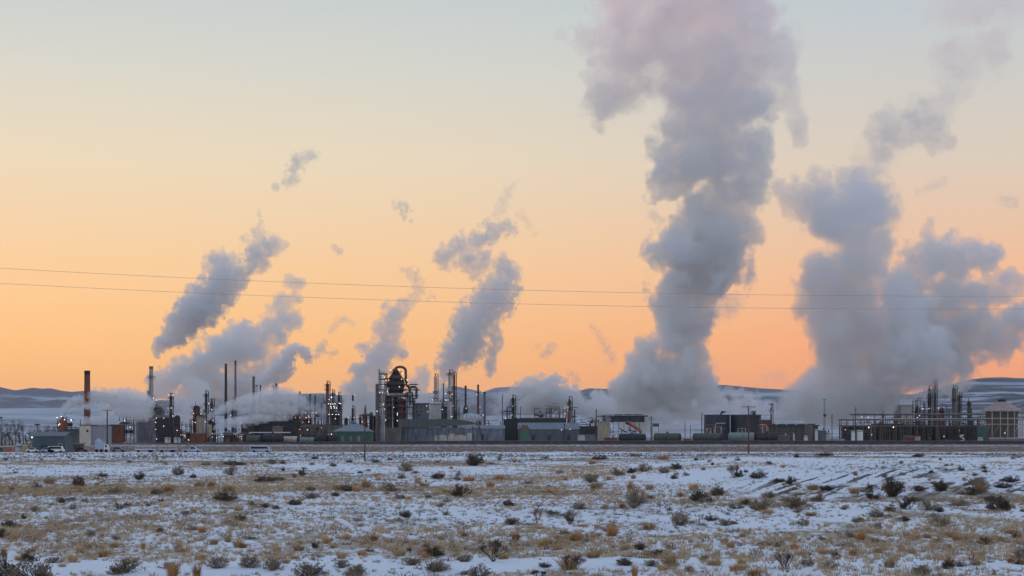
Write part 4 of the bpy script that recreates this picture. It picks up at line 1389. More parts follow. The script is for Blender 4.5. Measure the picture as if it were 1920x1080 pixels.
def tank_car(label, x0, x1, top, bot, D, m, rot=14, group=None, dome=True):
    cx, L = X((x0 + x1) / 2, D), S(x1 - x0, D)
    zc = Z((top + bot) / 2, D)
    r = S(bot - top, D) / 2
    t = thing('tank_car', label, 'tank car', (cx, D, 0), group)
    a, b = cx - L / 2 + r * .3, cx + L / 2 - r * .3

    def P(nm_, mb, mm, par=t, sm=True, lb=None):
        return part(nm_, mb.rot(cx, D, -rot), mm, par, lb, sm)

    body = P('barrel', MB().cyl((a, D, zc), (b, D, zc), r, n=28), m)
    for s_, e in ((-1, a), (1, b)):
        P('end_cap', MB().cyl((e + s_ * .004, D, zc), (e + s_ * r * .16, D, zc), r, r * .93, 28).cyl((e + s_ * r * .16 + s_ * .001, D, zc), (e + s_ * r * .34, D, zc), r * .93, r * .55, 28), BLACK if s_ > 0 else m, t)
    for q in range(1, 5):
        e = a + (b - a) * q / 5
        P('hoop', MB().cyl((e - .08, D, zc), (e + .08, D, zc), r * 1.015, n=28), m)
    if dome:
        dm_ = P('dome', MB().lathe(cx, D, [(r * .3, zc + r * .9), (r * .3, zc + r * 1.16), (r * .24, zc + r * 1.24), (.05, zc + r * 1.27)], 14), m)
        P('hatch', MB().cyl((cx, D, zc + r * 1.26), (cx, D, zc + r * 1.36), r * .14, n=10), STEEL, dm_)
    P('walkway', MB().box(a, b, D - r * 1.02, D - r * .94, zc - .05, zc + .02), STEEL, t, False)
    if zc - r > .3:
        for e in (a + L * .13, b - L * .13):
            s0 = P('support', MB().box(e - .5, e + .5, D - r * .7, D + r * .7, .02, zc - r * .7), DARK, t, False)
            for k in (-.9, .9):
                P('wheel', MB().cyl((e + k, D - r * .8, .45), (e + k, D - r * .7, .45), .45, n=12), RUST, s0)
    P('ladder', MB().box(cx + .8, cx + .87, D - r * 1.06, D - r * 1.03, .5, zc + r).box(cx + 1.3, cx + 1.37, D - r * 1.06, D - r * 1.03, .5, zc + r), STEEL, t, False)
    return t


G = 'tank cars standing behind the railway embankment'
tank_car('black tank car under the orange conveyor, leftmost of the right-hand row', 1160, 1211, 813, 829, 945, BLACK, group=G)
tank_car('dark green-grey tank car second in the right-hand row', 1226, 1277, 812, 828, 945, OLIVE, group=G)
tank_car('dark tank car left of the foreground pole in front of the dark tanks', 1299, 1354, 812, 828, 945, OLIVE, group=G)
tank_car('pale green tank car directly behind the foreground pole', 1366, 1417, 811, 828, 948, TANKG, group=G)
tank_car('black tank car with blue-black end right of the foreground pole', 1419, 1458, 811, 829, 945, BLACK, group=G)
tank_car('black rail tank standing left of the yellow tank car', 493, 531, 813, 832, 930, BLACK, group=G)
tank_car('pale yellow-white tank car with a pinkish top', 531, 561, 818, 830, 932, mat('pale_cream_tank', (.5, .44, .34), .6), group=G, dome=False)
tank_car('green-white low tank car left of the round black tanks', 561, 593, 820, 832, 932, TANKG, group=G, dome=False)
tank_car('left of the two round black tanks seen nearly end-on', 593, 613, 812, 833, 928, BLACK, rot=50, group=G, dome=False)
tank_car('right of the two round black tanks beside the green building', 613, 632, 815, 833, 928, BLACK, rot=50, group=G, dome=False)
tank_car('dark olive tank car left of the black rail tank', 462, 492, 816, 832, 930, OLIVE, group=G, dome=False)

# ------------------------------------------------------------------ cooling towers, dark tanks and the right half
D = 1080
t = thing('cooling_tower', 'raised flat cooling tower with a snowy rim under the tallest plume', 'cooling tower', (X(1168, D), D, 0))
a, b = X(1131, D), X(1209, D)
part('fan_deck', MB().box(a - 1.2, b + 2, D - 1, D + 16, Z(781, D), Z(779, D)), DARK, t, smooth=False)
part('deck_snow', MB().box(a - 1, b + 1.8, D - .8, D + 15.8, Z(779, D) + .004, Z(779, D) + .25), SNOWCAP, t, smooth=False)
for i in range(8):
    u, w_ = a + (b - a) * i / 8, (b - a) / 8
    part('louvre_bay', MB().box(u + .1, u + w_ - .1, D, D + 14, Z(791, D), Z(781, D) - .004), (TEAL, mat('navy_louvre', (.05, .06, .09), .6))[i % 2], t, smooth=False)
    for q in range(4):
        part('louvre', MB().box(u + .15, u + w_ - .15, D - .25, D - .005, Z(789.5 - q * 2.2, D), Z(789.2 - q * 2.2, D)), DARK, t, smooth=False)
    part('leg', MB().box(u - .15, u + .15, D, D + .4, 0, Z(791, D) - .004), STEEL, t, smooth=False)
for q in range(4):
    u = a + (b - a) * (q + .5) / 4
    part('fan_ring', MB().lathe(u, D + 8, [(3.4, Z(779, D) + .26), (3.1, Z(779, D) + .5), (3.3, Z(779, D) + .9)], 20), DARK, t)
block('beige hut under the cooling tower', 1121, 1144, 794, 985, 7, BEIGE, name='beige_hut', cat='hut', ribs=2.2, roofm=mat('snow_dusted_roof', (.42, .43, .46), .7))
unit('brown pipe deck behind the beige hut', 1108, 1150, 791, 1005, 41, 8, lamps=1, vessels=2, pipes=6, floors=2, m=OLIVE)
block('pale concrete bunker left of the fence', 1084, 1097, 816, 915, 5, PALE, name='bunker', cat='hut')
block('grey low bunker right of the pale one', 1098, 1121, 816, 917, 5, GREY, name='bunker', cat='hut', ribs=2)
D = 965
t = thing('orange_conveyor', 'orange inclined conveyor pipe above the black tank car', 'conveyor', (X(1190, D), D, 0))
part('pipe', MB().tube([(X(1176, D), D, Z(792, D)), (X(1180, D), D, Z(793, D)), (X(1200, D), D, Z(807, D)), (X(1203, D), D, Z(812, D))], .95, 12), ORANGE, t)
part('head', MB().cyl((X(1174, D), D, Z(791, D)), (X(1180, D), D, Z(794, D)), 1.35, 1.1, 12), RUST, t)
for q, r_ in ((1182, 795), (1192, 802), (1201, 808)):
    part('leg', MB().box(X(q, D) - .15, X(q, D) + .15, D + .2, D + .5, 0, Z(r_, D)), STEEL, t, smooth=False)
t = thing('loading_arms', 'dark loading arms folded over the leftmost black tank car', 'loading arm', (X(1172, D), D - 8, 0))
part('arm', MB().tube([(X(1160, D), D - 8, Z(803, D)), (X(1166, D), D - 8, Z(807, D)), (X(1174, D), D - 8, Z(811, D))], .35, 7), DARK, t)
part('arm', MB().tube([(X(1176, D), D - 8, Z(806, D)), (X(1184, D), D - 8, Z(808, D)), (X(1192, D), D - 8, Z(810, D))], .35, 7), DARK, t)
part('post', MB().box(X(1164, D) - .2, X(1164, D) + .2, D - 8, D - 7.6, 0, Z(805, D)), DARK, t, smooth=False)
part('post', MB().box(X(1188, D) - .2, X(1188, D) + .2, D - 8, D - 7.6, 0, Z(808, D)), DARK, t, smooth=False)
t = thing('white_post_fence', 'pale post fence under the cooling tower steam', 'fence', (X(1150, 1000), 1000, 0))
me = MB().box(-.2, .2, -.2, .2, 0, 6.2).mesh('post', PALE)
for q in range(1128, 1166, 5):
    o = bpy.data.objects.new('post', me)
    COL.objects.link(o)
    o.parent = t
    o.location = (X(q, 1000) - t.location[0], 0, 0)
part('rail', MB().box(X(1126, 1000), X(1166, 1000), 999.7, 999.78, 5.4, 5.6).box(X(1126, 1000), X(1166, 1000), 999.7, 999.78, 2.4, 2.6), PALE, t, smooth=False)
t = thing('sign_frame', 'two dark and white panels in a steel frame right of the double-armed pole', 'sign frame', (X(1229, 950), 950, 0))
for q in (1223, 1235):
    part('post', MB().box(X(q, 950) - .15, X(q, 950) + .15, 950, 950.3, 0, Z(793, 950)), STEEL, t, smooth=False)
part('panel', MB().box(X(1224, 950), X(1234.5, 950), 949.8, 949.95, Z(800, 950), Z(794, 950)), GREEN, t, smooth=False)
part('panel', MB().box(X(1224, 950), X(1234.5, 950), 949.8, 949.95, Z(809, 950), Z(802, 950)), WHITE, t, smooth=False)
block('low dark red freight box between the second and third tank cars', 1282, 1297, 822, 944, 3, REDCAR, name='freight_box', cat='container', roofm=SNOWCAP, eave=.1)
block('low dark red skid left of the first tank car', 1133, 1158, 821, 944, 3, mat('maroon_paint', (.18, .05, .05), .4), name='freight_box', cat='container', eave=.1)
# two big dark tanks
for i, (a, b) in enumerate(((1320, 1368.5), (1369.5, 1427))):
    tank(['left one of the two big dark flat-topped tanks', 'right one of the two big dark flat-topped tanks'][i], a, b, 778, 1060 + i * 3, TANKD, roofm=mat('snow_dusted_roof', (.42, .43, .46), .7), group='big dark tanks right of centre', n=40)
t = thing('roof_vent_stub', 'bent dark vent stub on the roof of the left dark tank', 'vent', (X(1355, 1050), 1050, Z(778, 1050)))
part('pipe', MB().tube([(X(1351, 1050), 1050, Z(778, 1050)), (X(1353, 1050), 1050, Z(774, 1050)), (X(1358, 1050), 1050, Z(772.5, 1050))], .55, 8), BLACK, t)
part('cap', MB().cyl((X(1352, 1050), 1050, Z(771.5, 1050)), (X(1361, 1050), 1050, Z(772.5, 1050)), .35, n=8), BLACK, t)
t = thing('roof_vent_stub', 'square dark vent hood on the roof of the right dark tank', 'vent', (X(1414, 1050), 1050, Z(778, 1050)))
part('duct', MB().box(X(1411, 1050), X(1417, 1050), 1050, 1051.5, Z(778, 1050), Z(773, 1050)), DARK, t, smooth=False)
part('cap', MB().box(X(1409.5, 1050), X(1418, 1050), 1049.7, 1051.8, Z(772.6, 1050), Z(770.5, 1050)), DARK, t, smooth=False)
for i, (a, b, tp, m_) in enumerate(((1326, 1340, 803, PALE), (1341, 1353, 800, SILVER), (1385, 1398, 803, PALE), (1430, 1440, 800, PALE))):
    unit(['pale manifold left below the dark tanks', 'taller pale manifold below the left dark tank', 'pale manifold below the right dark tank', 'pale pipe cluster right of the dark tanks'][i], a, b, tp, 985, 50 + i, 5, lamps=0, vessels=3, pipes=4, floors=2, m=m_, name='pipe_manifold', cat='manifold')
column('steam-veiled slim tower with two lamps right of the dark tanks', 1446, 762, 3.4, 1080, GREY, plats=(760, 772), lamps=((1444.5, 762), (1446.5, 772), (1448, 777)))
block('rusty low frame house between the dark tanks and the cooling tower', 1428, 1446, 788, 1010, 8, RUST, name='works_shed', cat='shed', ribs=2)
D = 990
t = thing('cooling_tower', 'long low dark cooling tower at the foot of the huge steam bank', 'cooling tower', (X(1484, D), D, 0))
a, b = X(1441, D), X(1534, D)
part('fan_deck', MB().box(a - .8, b + .8, D - .8, D + 14, Z(799, D), Z(797, D)), DARK, t, smooth=False)
for i in range(9):
    u, w_ = a + (b - a) * i / 9, (b - a) / 9
    part('louvre_bay', MB().box(u + .08, u + w_ - .08, D, D + 13, .8, Z(799, D) - .004), OLIVE, t, smooth=False)
    for q in range(6):
        part('louvre', MB().box(u + .12, u + w_ - .12, D - .3, D - .004, 1.6 + q * 1.2, 1.75 + q * 1.2), STEEL, t, smooth=False)
part('end_house', MB().box(X(1508, D), X(1523, D), D - 1.5, D - .4, 0, Z(796, D)), STEEL, t, smooth=False)
for q in range(5):
    u = a + (b - a) * (q + .5) / 5
    part('fan_ring', MB().lathe(u, D + 7, [(2.9, Z(797, D) + .005), (2.6, Z(797, D) + .4), (2.8, Z(797, D) + .8)], 20), OLIVE, t)
for i, (a, b, tp, m_, lb) in enumerate(((1507, 1514.5, 818, WHITE, 'bright white upright tank before the cooling tower'), (1472, 1475, 813, WHITE, 'thin white upright tank left of the bright white one'), (1487, 1490, 812, WHITE, 'second thin white upright tank'),
                                       (1528, 1534, 806.5, WHITE, 'white tank end at the right of the cooling tower'), (1547, 1557, 812, PALE, 'pale round tank at the foot of the lattice mast'), (1533, 1550, 808, BLUEG, 'grey-blue tank behind the white tank end'),
                                       (1596, 1603, 809, WHITE, 'left white tank of the pair under the pipe rack'), (1606.5, 1618, 808, WHITE, 'right white tank of the pair under the pipe rack'), (1833, 1843, 821, PALE, 'pale low tank right of the curled white sign'))):
    tank(lb, a, b, tp, 935 + i, m_, roof='dome', rise=1.5, stair=False, name='small_tank')
block('grey pump house left of the bright white tank', 1462, 1480, 817, 930, 4, STEEL, name='pump_house', cat='hut', ribs=2)
block('pale mint container right of the lattice mast', 1556, 1584, 824, 925, 3, mat('mint_paint', (.35, .52, .46), .6), name='container', cat='container', eave=.05, ribs=1.2)
block('tan block hut at the foot of the pipe rack', 1717, 1726, 819, 925, 3, mat('peach_paint', (.55, .36, .26), .7), name='hut', cat='hut', eave=.1)
block('red-brown container left of the tan block hut', 1698, 1716, 818, 927, 3, RUST, name='container', cat='container', eave=.05, ribs=1.2)
t = thing('curled_sign', 'white S-shaped curled pipe standing by the rails under the pipe rack', 'pipe', (X(1804, 925), 925, 0))
part('pipe', MB().tube([(X(1804 + dx, 925), 925, Z(py, 925)) for dx, py in ((3, 816.5), (-2, 816), (-4, 818), (0, 820.5), (4, 823), (2, 826), (-4, 826.5))], .32, 8), WHITE, t)

# lattice mast
D = 930
t = thing('lattice_mast', 'tall thin lattice mast against the huge steam bank', 'mast', (X(1546, D), D, 0))
x, zt = X(1546, D), Z(749, D)
for dx, dy in ((-.35, 0), (.35, 0), (0, .6)):
    part('leg', MB().cyl((x + dx * 1.4, D + dy, 0), (x + dx, D + dy, zt), .07, n=5), DARK, t)
br = MB()
z = .5
k = 1
while z < zt - 1:
    br.cyl((x - .45 * k, D, z), (x + .45 * k, D, z + 1.1), .035, n=3, caps=False)
    z += 1.1
    k = -k
part('brace', br, DARK, t)['kind'] = 'stuff'
part('antenna', MB().box(x - .9, x + .9, D - .1, D + .1, zt, zt + .3).box(x - .7, x + .7, D - .4, D + .3, Z(779, D), Z(777, D)), DARK, t, smooth=False)
part('antenna', MB().cyl((x, D - .7, Z(779, D)), (x, D - .3, Z(779, D)), .8, n=12), DARK, t)

pole('dark timber pole left of the beige hut', 1118, 767, D=915, arms=(771,), armw=1.2, w=.3, group=None)
pole('double-armed utility pole right of the leftmost black tank car', 1221, 780, D=915, arms=(783, 787), armw=4.2, w=.28)
pole('plain thin pole standing in the steam left of the dark tanks', 1284.5, 789, D=960, w=.22)
pole('short thin pole right of the plain thin pole', 1294.5, 797, D=960, w=.2)
pole('pole with a short arm touching the left dark tank', 1316, 775, D=950, arms=(775.5,), armw=2.6, w=.26)
pole('thin pole with insulator rings right of the lattice mast', 1560, 776, D=925, arms=(781, 786, 791), armw=1.3, w=.22)
pole('pole with a small arm in front of the pipe rack', 1604, 763, D=930, arms=(769,), armw=2.2, w=.24)
pole('dark pole in front of the largest hall', 1058, 797, D=900, w=.22, light=.5, name='lamp_post', cat='lamp post', m=DARK)
pole('thin grey pole left of the largest hall', 974, 798, D=900, w=.18)
pole('foreground reddish pole with a crossarm right of centre', 1403.5, 761, 852, arms=(763,), armw=3.8, w=.20, m=REDWOOD)
pole('foreground bare pole without crossarm left of centre', 684, 764, 865, w=.13, m=WOOD)
pole('thin lamp post before the squat pale tank', 448, 806, D=900, w=.14, light=.5, name='lamp_post', cat='lamp post', m=STEEL)
pole('thin lamp post in front of the furnace block', 292, 812, D=900, w=.14, light=.5, name='lamp_post', cat='lamp post', m=STEEL)
for i, px in enumerate((1650, 1675, 1720, 1762, 1885)):
    pole(['left', 'second', 'middle', 'fourth', 'right'][i] + ' thin post of the row between the pipe rack and the rails', px, 806, D=905, w=.14, m=STEEL, name='thin_post', cat='post', group='thin posts by the rails')

# long pipe rack on the right
D = 1000
t = thing('pipe_rack', 'long two-level steel pipe rack running to the right of the steam bank', 'pipe rack', (X(1715, D), D, 0))
rx = list(range(1577, 1856, 13))
for i, q in enumerate(rx):
    part('post', MB().box(X(q, D) - .2, X(q, D) + .2, D - .2, D + .2, 0, Z(787, D)), OLIVE, t, smooth=False)
    part('post', MB().box(X(q, D) - .2, X(q, D) + .2, D + 5, D + 5.4, 0, Z(787, D)), OLIVE, t, smooth=False)
    part('crossbeam', MB().box(X(q, D) - .15, X(q, D) + .15, D + .2, D + 5, Z(789, D), Z(787.6, D)), OLIVE, t, smooth=False)
for (za, h, dy) in ((787, .55, -.5), (798, .4, -.5), (793, .25, .5)):
    part('beam', MB().box(X(1573, D), X(1857, D), D + dy - .1, D + dy + .2, Z(za, D) - h, Z(za, D)), mat('warm_grey_steel', (.24, .20, .17), .7), t, smooth=False)
for i in range(6):
    z = Z(786.3, D) + (i % 2) * .3
    part('pipe', MB().cyl((X(1575, D), D + .6 + i * .75, z), (X(1856, D), D + .6 + i * .75, z), .27, n=7), (STEEL, SILVER, RUST, PALE, DARK, STEEL)[i], t)
D2 = 1006
t = thing('upper_pipe_rack', 'thinner upper pipe rack along the skyline behind the long rack', 'pipe rack', (X(1720, D2), D2, 0))
for q in range(1600, 1862, 20):
    part('post', MB().box(X(q, D2) - .18, X(q, D2) + .18, D2, D2 + .36, 0, Z(777, D2)), STEEL, t, smooth=False)
for i, (za) in enumerate((776.5, 777.6)):
    part('pipe', MB().cyl((X(1594, D2), D2 + i * .8, Z(za, D2)), (X(1868, D2), D2 + i * .8, Z(za, D2)), .4, n=8), (GREY, BLUEG)[i], t)
for (lx, ly) in ((1616, 782), (1628, 782), (1729, 788), (1720, 783)):
    lamp(t, lx, ly, D2 - 1.2, 'w')
for i, (x0, x1, tp, sd, lm) in enumerate(((1582, 1640, 797, 61, 3), (1642, 1700, 793, 62, 2), (1702, 1760, 791, 63, 3), (1762, 1812, 793, 64, 2), (1814, 1852, 790, 65, 0))):
    unit(['dark pump frame under the left end of the pipe rack', 'dark exchanger frame under the pipe rack', 'dark frame below the twin dark towers', 'dark frame with pale drums under the rack', 'dark frame with a green wall at the right end of the rack'][i], x0, x1, tp, 1015, sd, 12, lamps=lm, vessels=7, pipes=9, base=0)
for (a, b, tp, mm_, lb) in ((1584, 1632, 799, BLACK, 'long black low backing block under the left half of the pipe rack'), (1640, 1694, 796, DARK, 'dark low backing block behind the exchanger frame under the rack'), (1700, 1752, 797, BLACK, 'black low backing block below the twin dark towers'), (1766, 1832, 799, OLIVE, 'dark olive low backing block at the right end of the rack')):
    block(lb, a, b, tp, 1034, 10, mm_, name='dark_backing', cat='hall', ribs=3.2, roofm=DARK)  # added dark backing blocks that fill out the darkness under the rack
t = thing('yard_lamp', 'bright lamp on a short post under the pipe rack, left of the other', 'lamp post', (X(1629, 990), 990, 0), 'bright lamps under the pipe rack')
part('post', MB().cyl((X(1629, 990), 990, 0), (X(1629, 990), 990, Z(801.5, 990)), .1, n=6), DARK, t)
lamp(t, 1629, 801.5, 989.6, 'w', 1.6)
t = thing('yard_lamp', 'bright lamp on a short post under the pipe rack, right of the other', 'lamp post', (X(1675, 990), 990, 0), 'bright lamps under the pipe rack')
part('post', MB().cyl((X(1675, 990), 990, 0), (X(1675, 990), 990, Z(801, 990)), .1, n=6), DARK, t)
lamp(t, 1675, 801, 989.6, 'w', 1.6)
t = thing('yard_lamp', 'low lamp near the rails before the cone-roofed tank', 'lamp post', (X(1884, 930), 930, 0))
part('post', MB().cyl((X(1884, 930), 930, 0), (X(1884, 930), 930, Z(812, 930)), .1, n=6), DARK, t)
lamp(t, 1884, 812, 929.6, 'w', 1.0)
t = thing('yard_lamp', 'low lamp near the rails below the twin dark towers', 'lamp post', (X(1770, 930), 930, 0))
part('post', MB().cyl((X(1770, 930), 930, 0), (X(1770, 930), 930, Z(818, 930)), .1, n=6), DARK, t)
lamp(t, 1770, 818, 929.6, 'w', 1.0)

# towers on the right
column('small dark drum tower above the left part of the rack', 1655.5, 769, 4, 1090, DARK, plats=(770,), pipe=False)
tank('brown square-shouldered tank in the steam above the rack', 1675, 1690, 761, 1100, mat('brown_grey_tank', (.20, .16, .14), .7), roof='dome', rise=2, stair=False)
block('pale box house right of the brown tank', 1690.5, 1714, 761, 1120, 8, PALE, name='pale_box_house', cat='building', ribs=2.5)
unit('dark lamp-lit frame left of the twin dark towers', 1717, 1731, 751, 1080, 71, 8, lamps=4, vessels=3, pipes=5, floors=5, m=DARK)
column('shorter of the twin dark towers with a round head', 1743, 728, 7, 1060, DARK, plats=(748, 755), lamps=((1742, 766),))
column('taller of the twin dark towers ending in a thin tip', 1753, 714, 5, 1064, DARK, plats=(717, 733), lamps=((1760, 765),), taper=1.2)
column('fat tan-grey tower right of the twin dark towers', 1789, 728, 8.5, 1070, mat('tan_grey_cladding', (.19, .17, .14), .7), plats=(751,), dome=False, lamps=())
column('dark slimmer tower attached right of the fat tan-grey tower', 1799, 741, 5, 1072, DARK, plats=(745, 762), lamps=())
column('dark drum with a conical cap right of the tan-grey tower', 1817, 752, 6, 1075, DARK, plats=(759,), pipe=False, lamps=())
column('fat dark drum under the conical cap', 1818, 764, 9, 1070, OLIVE, pipe=False, dome=False)
column('faint thin tower close left of the twin dark towers', 1734, 757, 2.6, 1085, RUST, pipe=False)
unit('long low frame with lamps at the foot of the right towers', 1755, 1800, 770, 1075, 72, 8, lamps=4, vessels=4, pipes=6, m=STEEL, floors=2)
# cone-roofed tank in a pale steel frame
D = 965
t = thing('cone_roof_tank', 'pale cone-roofed tank inside a pale steel frame at the right edge', 'tank', (X(1890, D), D, 0))
cx_, r = X(1890, D), S(38, D)
part('shell', MB().lathe(cx_, D + 12, [(r * .78, 0), (r * .78, Z(771, D) - .01)], 36), mat('warm_grey_tank', (.11, .10, .095), .7), t)
part('roof', MB().lathe(cx_, D + 12, [(r, Z(771.5, D)), (r, Z(770, D)), (r * .32, Z(754, D)), (r * .22, Z(752.5, D))], 36), PINKROOF, t)
part('cupola', MB().lathe(cx_, D + 12, [(r * .2, Z(752.5, D) + .004), (r * .2, Z(749, D)), (r * .28, Z(748.5, D)), (.1, Z(745, D))], 16), DARK, t)
me_ = MB().box(-.22, .22, -.22, .22, 0, Z(771.6, D)).mesh('post', BEIGE)
for q in (1851, 1863, 1876, 1889, 1902, 1915, 1928):
    o = bpy.data.objects.new('post', me_)
    COL.objects.link(o)
    o.parent = t
    dx = (X(q, D) - cx_) / r
    o.location = (X(q, D) - t.location[0], 12 - r * math.sqrt(max(0, 1 - dx * dx)) - .6, 0)
for za in (784.5, 795.5):
    pth = [(cx_ + r * 1.03 * math.cos(math.radians(an)), D + 12 + r * 1.03 * math.sin(math.radians(an)), Z(za, D)) for an in range(180, 361, 15)]
    part('girder', MB().tube(pth, .3, 5), BEIGE, t)
for q in range(5):
    a0, a1 = math.radians(205 + q * 28), math.radians(219 + q * 28)
    part('brace', MB().cyl((cx_ + r * 1.02 * math.cos(a0), D + 12 + r * 1.02 * math.sin(a0), Z(812, D)), (cx_ + r * 1.02 * math.cos(a1), D + 12 + r * 1.02 * math.sin(a1), Z(796, D)), .14, n=5), BEIGE, t)
block('low green wall left of the cone-roofed tank', 1836, 1850, 800, 960, 4, GREEN, name='green_shed', cat='shed', ribs=1.5)
block('snow-topped long low bank wall at the far right', 1860, 1990, 822, 930, 5, GREY, name='low_wall', cat='wall', snow=True)
# small orange marker on the snow edge
x, y, z = on_ground(738, 851.5)
t = thing('orange_marker', 'small bright orange-red marker post on the snow edge left of centre', 'marker', (x, y, z))
part('post', MB().cyl((x, y, z), (x, y, z + .9), .06, n=6), WHITE, t)
part('flag', MB().lathe(x, y, [(.28, z + .35), (.22, z + .9), (.06, z + 1.1)], 10), mat('bright_orange_red', (.8, .10, .05), .6), t)

# ------------------------------------------------------------------ steppe plants
def leaf_mat(name, a, b, tint=False, trans=0.25):
    m, nt, bs = nodes_of(name, 0.9)
    oi = nt.nodes.new('ShaderNodeObjectInfo')
    g = NT(nt)
    n = g.noise((3, 3, 3), 3)
    c = g.mix(g.rng(n, .35, .65), a, b)
    if tint:
        at = nt.nodes.new('ShaderNodeAttribute')
        at.attribute_name = 'tint'
        c = g.mix(0.8, c, at.outputs['Color'])
    h = nt.nodes.new('ShaderNodeHueSaturation')
    nt.links.new(g.math('MULTIPLY_ADD', oi.outputs['Random'], .5, .75), h.inputs['Value'])
    nt.links.new(c, h.inputs['Color'])
    nt.links.new(h.outputs[0], bs.inputs['Base Color'])
    tr = nt.nodes.new('ShaderNodeBsdfTranslucent')
    nt.links.new(h.outputs[0], tr.inputs[0])
    ms = nt.nodes.new('ShaderNodeMixShader')
    ms.inputs[0].default_value = trans
    out = nt.nodes['Material Output']
    nt.links.new(bs.outputs[0], ms.inputs[1])
    nt.links.new(tr.outputs[0], ms.inputs[2])
    nt.links.new(ms.outputs[0], out.inputs[0])
    return m


SAGE = leaf_mat('grey_sage_leaves', (0.21, 0.17, 0.12), (0.35, 0.285, 0.20))
SAGED = leaf_mat('dark_sage_leaves', (0.09, 0.07, 0.05), (0.165, 0.13, 0.095))
TWIG = leaf_mat('sage_twigs', (0.06, 0.048, 0.04), (0.12, 0.095, 0.08), trans=0.0)
REDTWIG = leaf_mat('reddish_twigs', (0.15, 0.085, 0.08), (0.24, 0.15, 0.13), trans=0.0)
STRAW = leaf_mat('straw_blades', (0.42, 0.27, 0.13), (0.62, 0.44, 0.24))
RUSSET = leaf_mat('russet_blades', (0.42, 0.21, 0.09), (0.58, 0.33, 0.15))
TINT = leaf_mat('mixed_dry_blades', (0.34, 0.24, 0.14), (0.50, 0.38, 0.24), tint=True)


def sage_meshes(seed, dense=1.0):
    """unit-wide sagebrush: woody stems fanning out under an uneven dome of leaf clusters"""
    rg = random.Random(seed)
    st, lf = MB(), MB()
    n = int(38 * dense)
    lob = [(rg.uniform(0, 6.28), rg.uniform(.75, 1.1)) for _ in range(4)]
    for i in range(n):
        az = rg.uniform(0, 2 * math.pi)
        tilt = math.acos(rg.uniform(.12, 1.0))
        k = max(.72, max(w * math.cos(az - a) for a, w in lob))
        L = rg.uniform(.42, .58) * k
        d = Vector((math.sin(tilt) * math.cos(az), math.sin(tilt) * math.sin(az), math.cos(tilt) * .92 + .08))
        p0 = Vector((rg.gauss(0, .04), rg.gauss(0, .04), -.03))
        p1 = p0 + d * L * .55 + Vector((0, 0, .03))
        p2 = p0 + d * L + Vector((rg.gauss(0, .02), rg.gauss(0, .02), .04))
        st.cyl(p0, p1, .012, .008, 3, caps=False)
        st.cyl(p1, p2, .008, .003, 3, caps=False)
        for q in range(int(34 * dense)):
            t = 1.05 - abs(rg.gauss(0, .28))
            c = p0 + (p2 - p0) * t + Vector((rg.gauss(0, .045), rg.gauss(0, .045), rg.gauss(0, .03)))
            if c.z < .01:
                c.z = .015
            s = rg.uniform(.014, .030)
            u = Vector((rg.gauss(0, 1), rg.gauss(0, 1), rg.gauss(0, .7))).normalized() * s
            w = (Vector((rg.gauss(0, .6), rg.gauss(0, .6), .7)).normalized() + d * .5) * s * 1.3
            lf.add([c - u, c + u, c + w], [(0, 1, 2)])
    return st, lf


def grass_mesh(seed, n=110):
    rg = random.Random(seed)
    m = MB()
    for i in range(n):
        az = rg.uniform(0, 2 * math.pi)
        r0 = rg.uniform(0, .22)
        p = Vector((r0 * math.cos(az), r0 * math.sin(az), -.03))
        L = rg.uniform(.30, .72)
        out = rg.uniform(.12, .62)
        d = Vector((math.cos(az) * out + rg.gauss(0, .15) + .1, math.sin(az) * out + rg.gauss(0, .15), 1)).normalized()
        mid = p + d * L * .6
        tip = p + d * L + Vector((math.cos(az) * .12, math.sin(az) * .12, -.10 * out))
        s = Vector((-math.sin(az), math.cos(az), 0)) * rg.uniform(.010, .018)
        m.add([p - s, p + s, mid + s * .8, mid - s * .8, tip], [(0, 1, 2, 3), (3, 2, 4)])
    return m


def twig_mesh(seed, levels=4, spread=.5):
    rg = random.Random(seed)
    m, m2 = MB(), MB()

    def grow(p, d, L, r, lv):
        e = p + d * L
        (m if lv < 2 else m2).cyl(p, e, r, r * .7, 4 if lv < 2 else 3, caps=False)
        if lv >= levels:
            for _ in range(2):
                c = e + Vector((rg.gauss(0, .02), rg.gauss(0, .02), rg.gauss(0, .02)))
                m2.add([c, c + Vector((.012, 0, .03)), c + Vector((-.012, .01, .028))], [(0, 1, 2)])
            return
        for i in range(rg.choice((2, 3, 3))):
            nd = (d + Vector((rg.gauss(0, spread), rg.gauss(0, spread), rg.uniform(0, .35)))).normalized()
            grow(e if i else p + d * L * .8, nd, L * rg.uniform(.62, .85), r * .66, lv + 1)

    for i in range(6):
        az = 2 * math.pi * i / 6 + rg.uniform(-.4, .4)
        grow(Vector((0, 0, -.02)), Vector((math.cos(az) * .8, math.sin(az) * .8, .9)).normalized(), .17, .014, 0)
    return m, m2


def pair(mbs, names, mats):
    return [(nm_, mb.mesh(nm_, mm)) for mb, nm_, mm in zip(mbs, names, mats)]


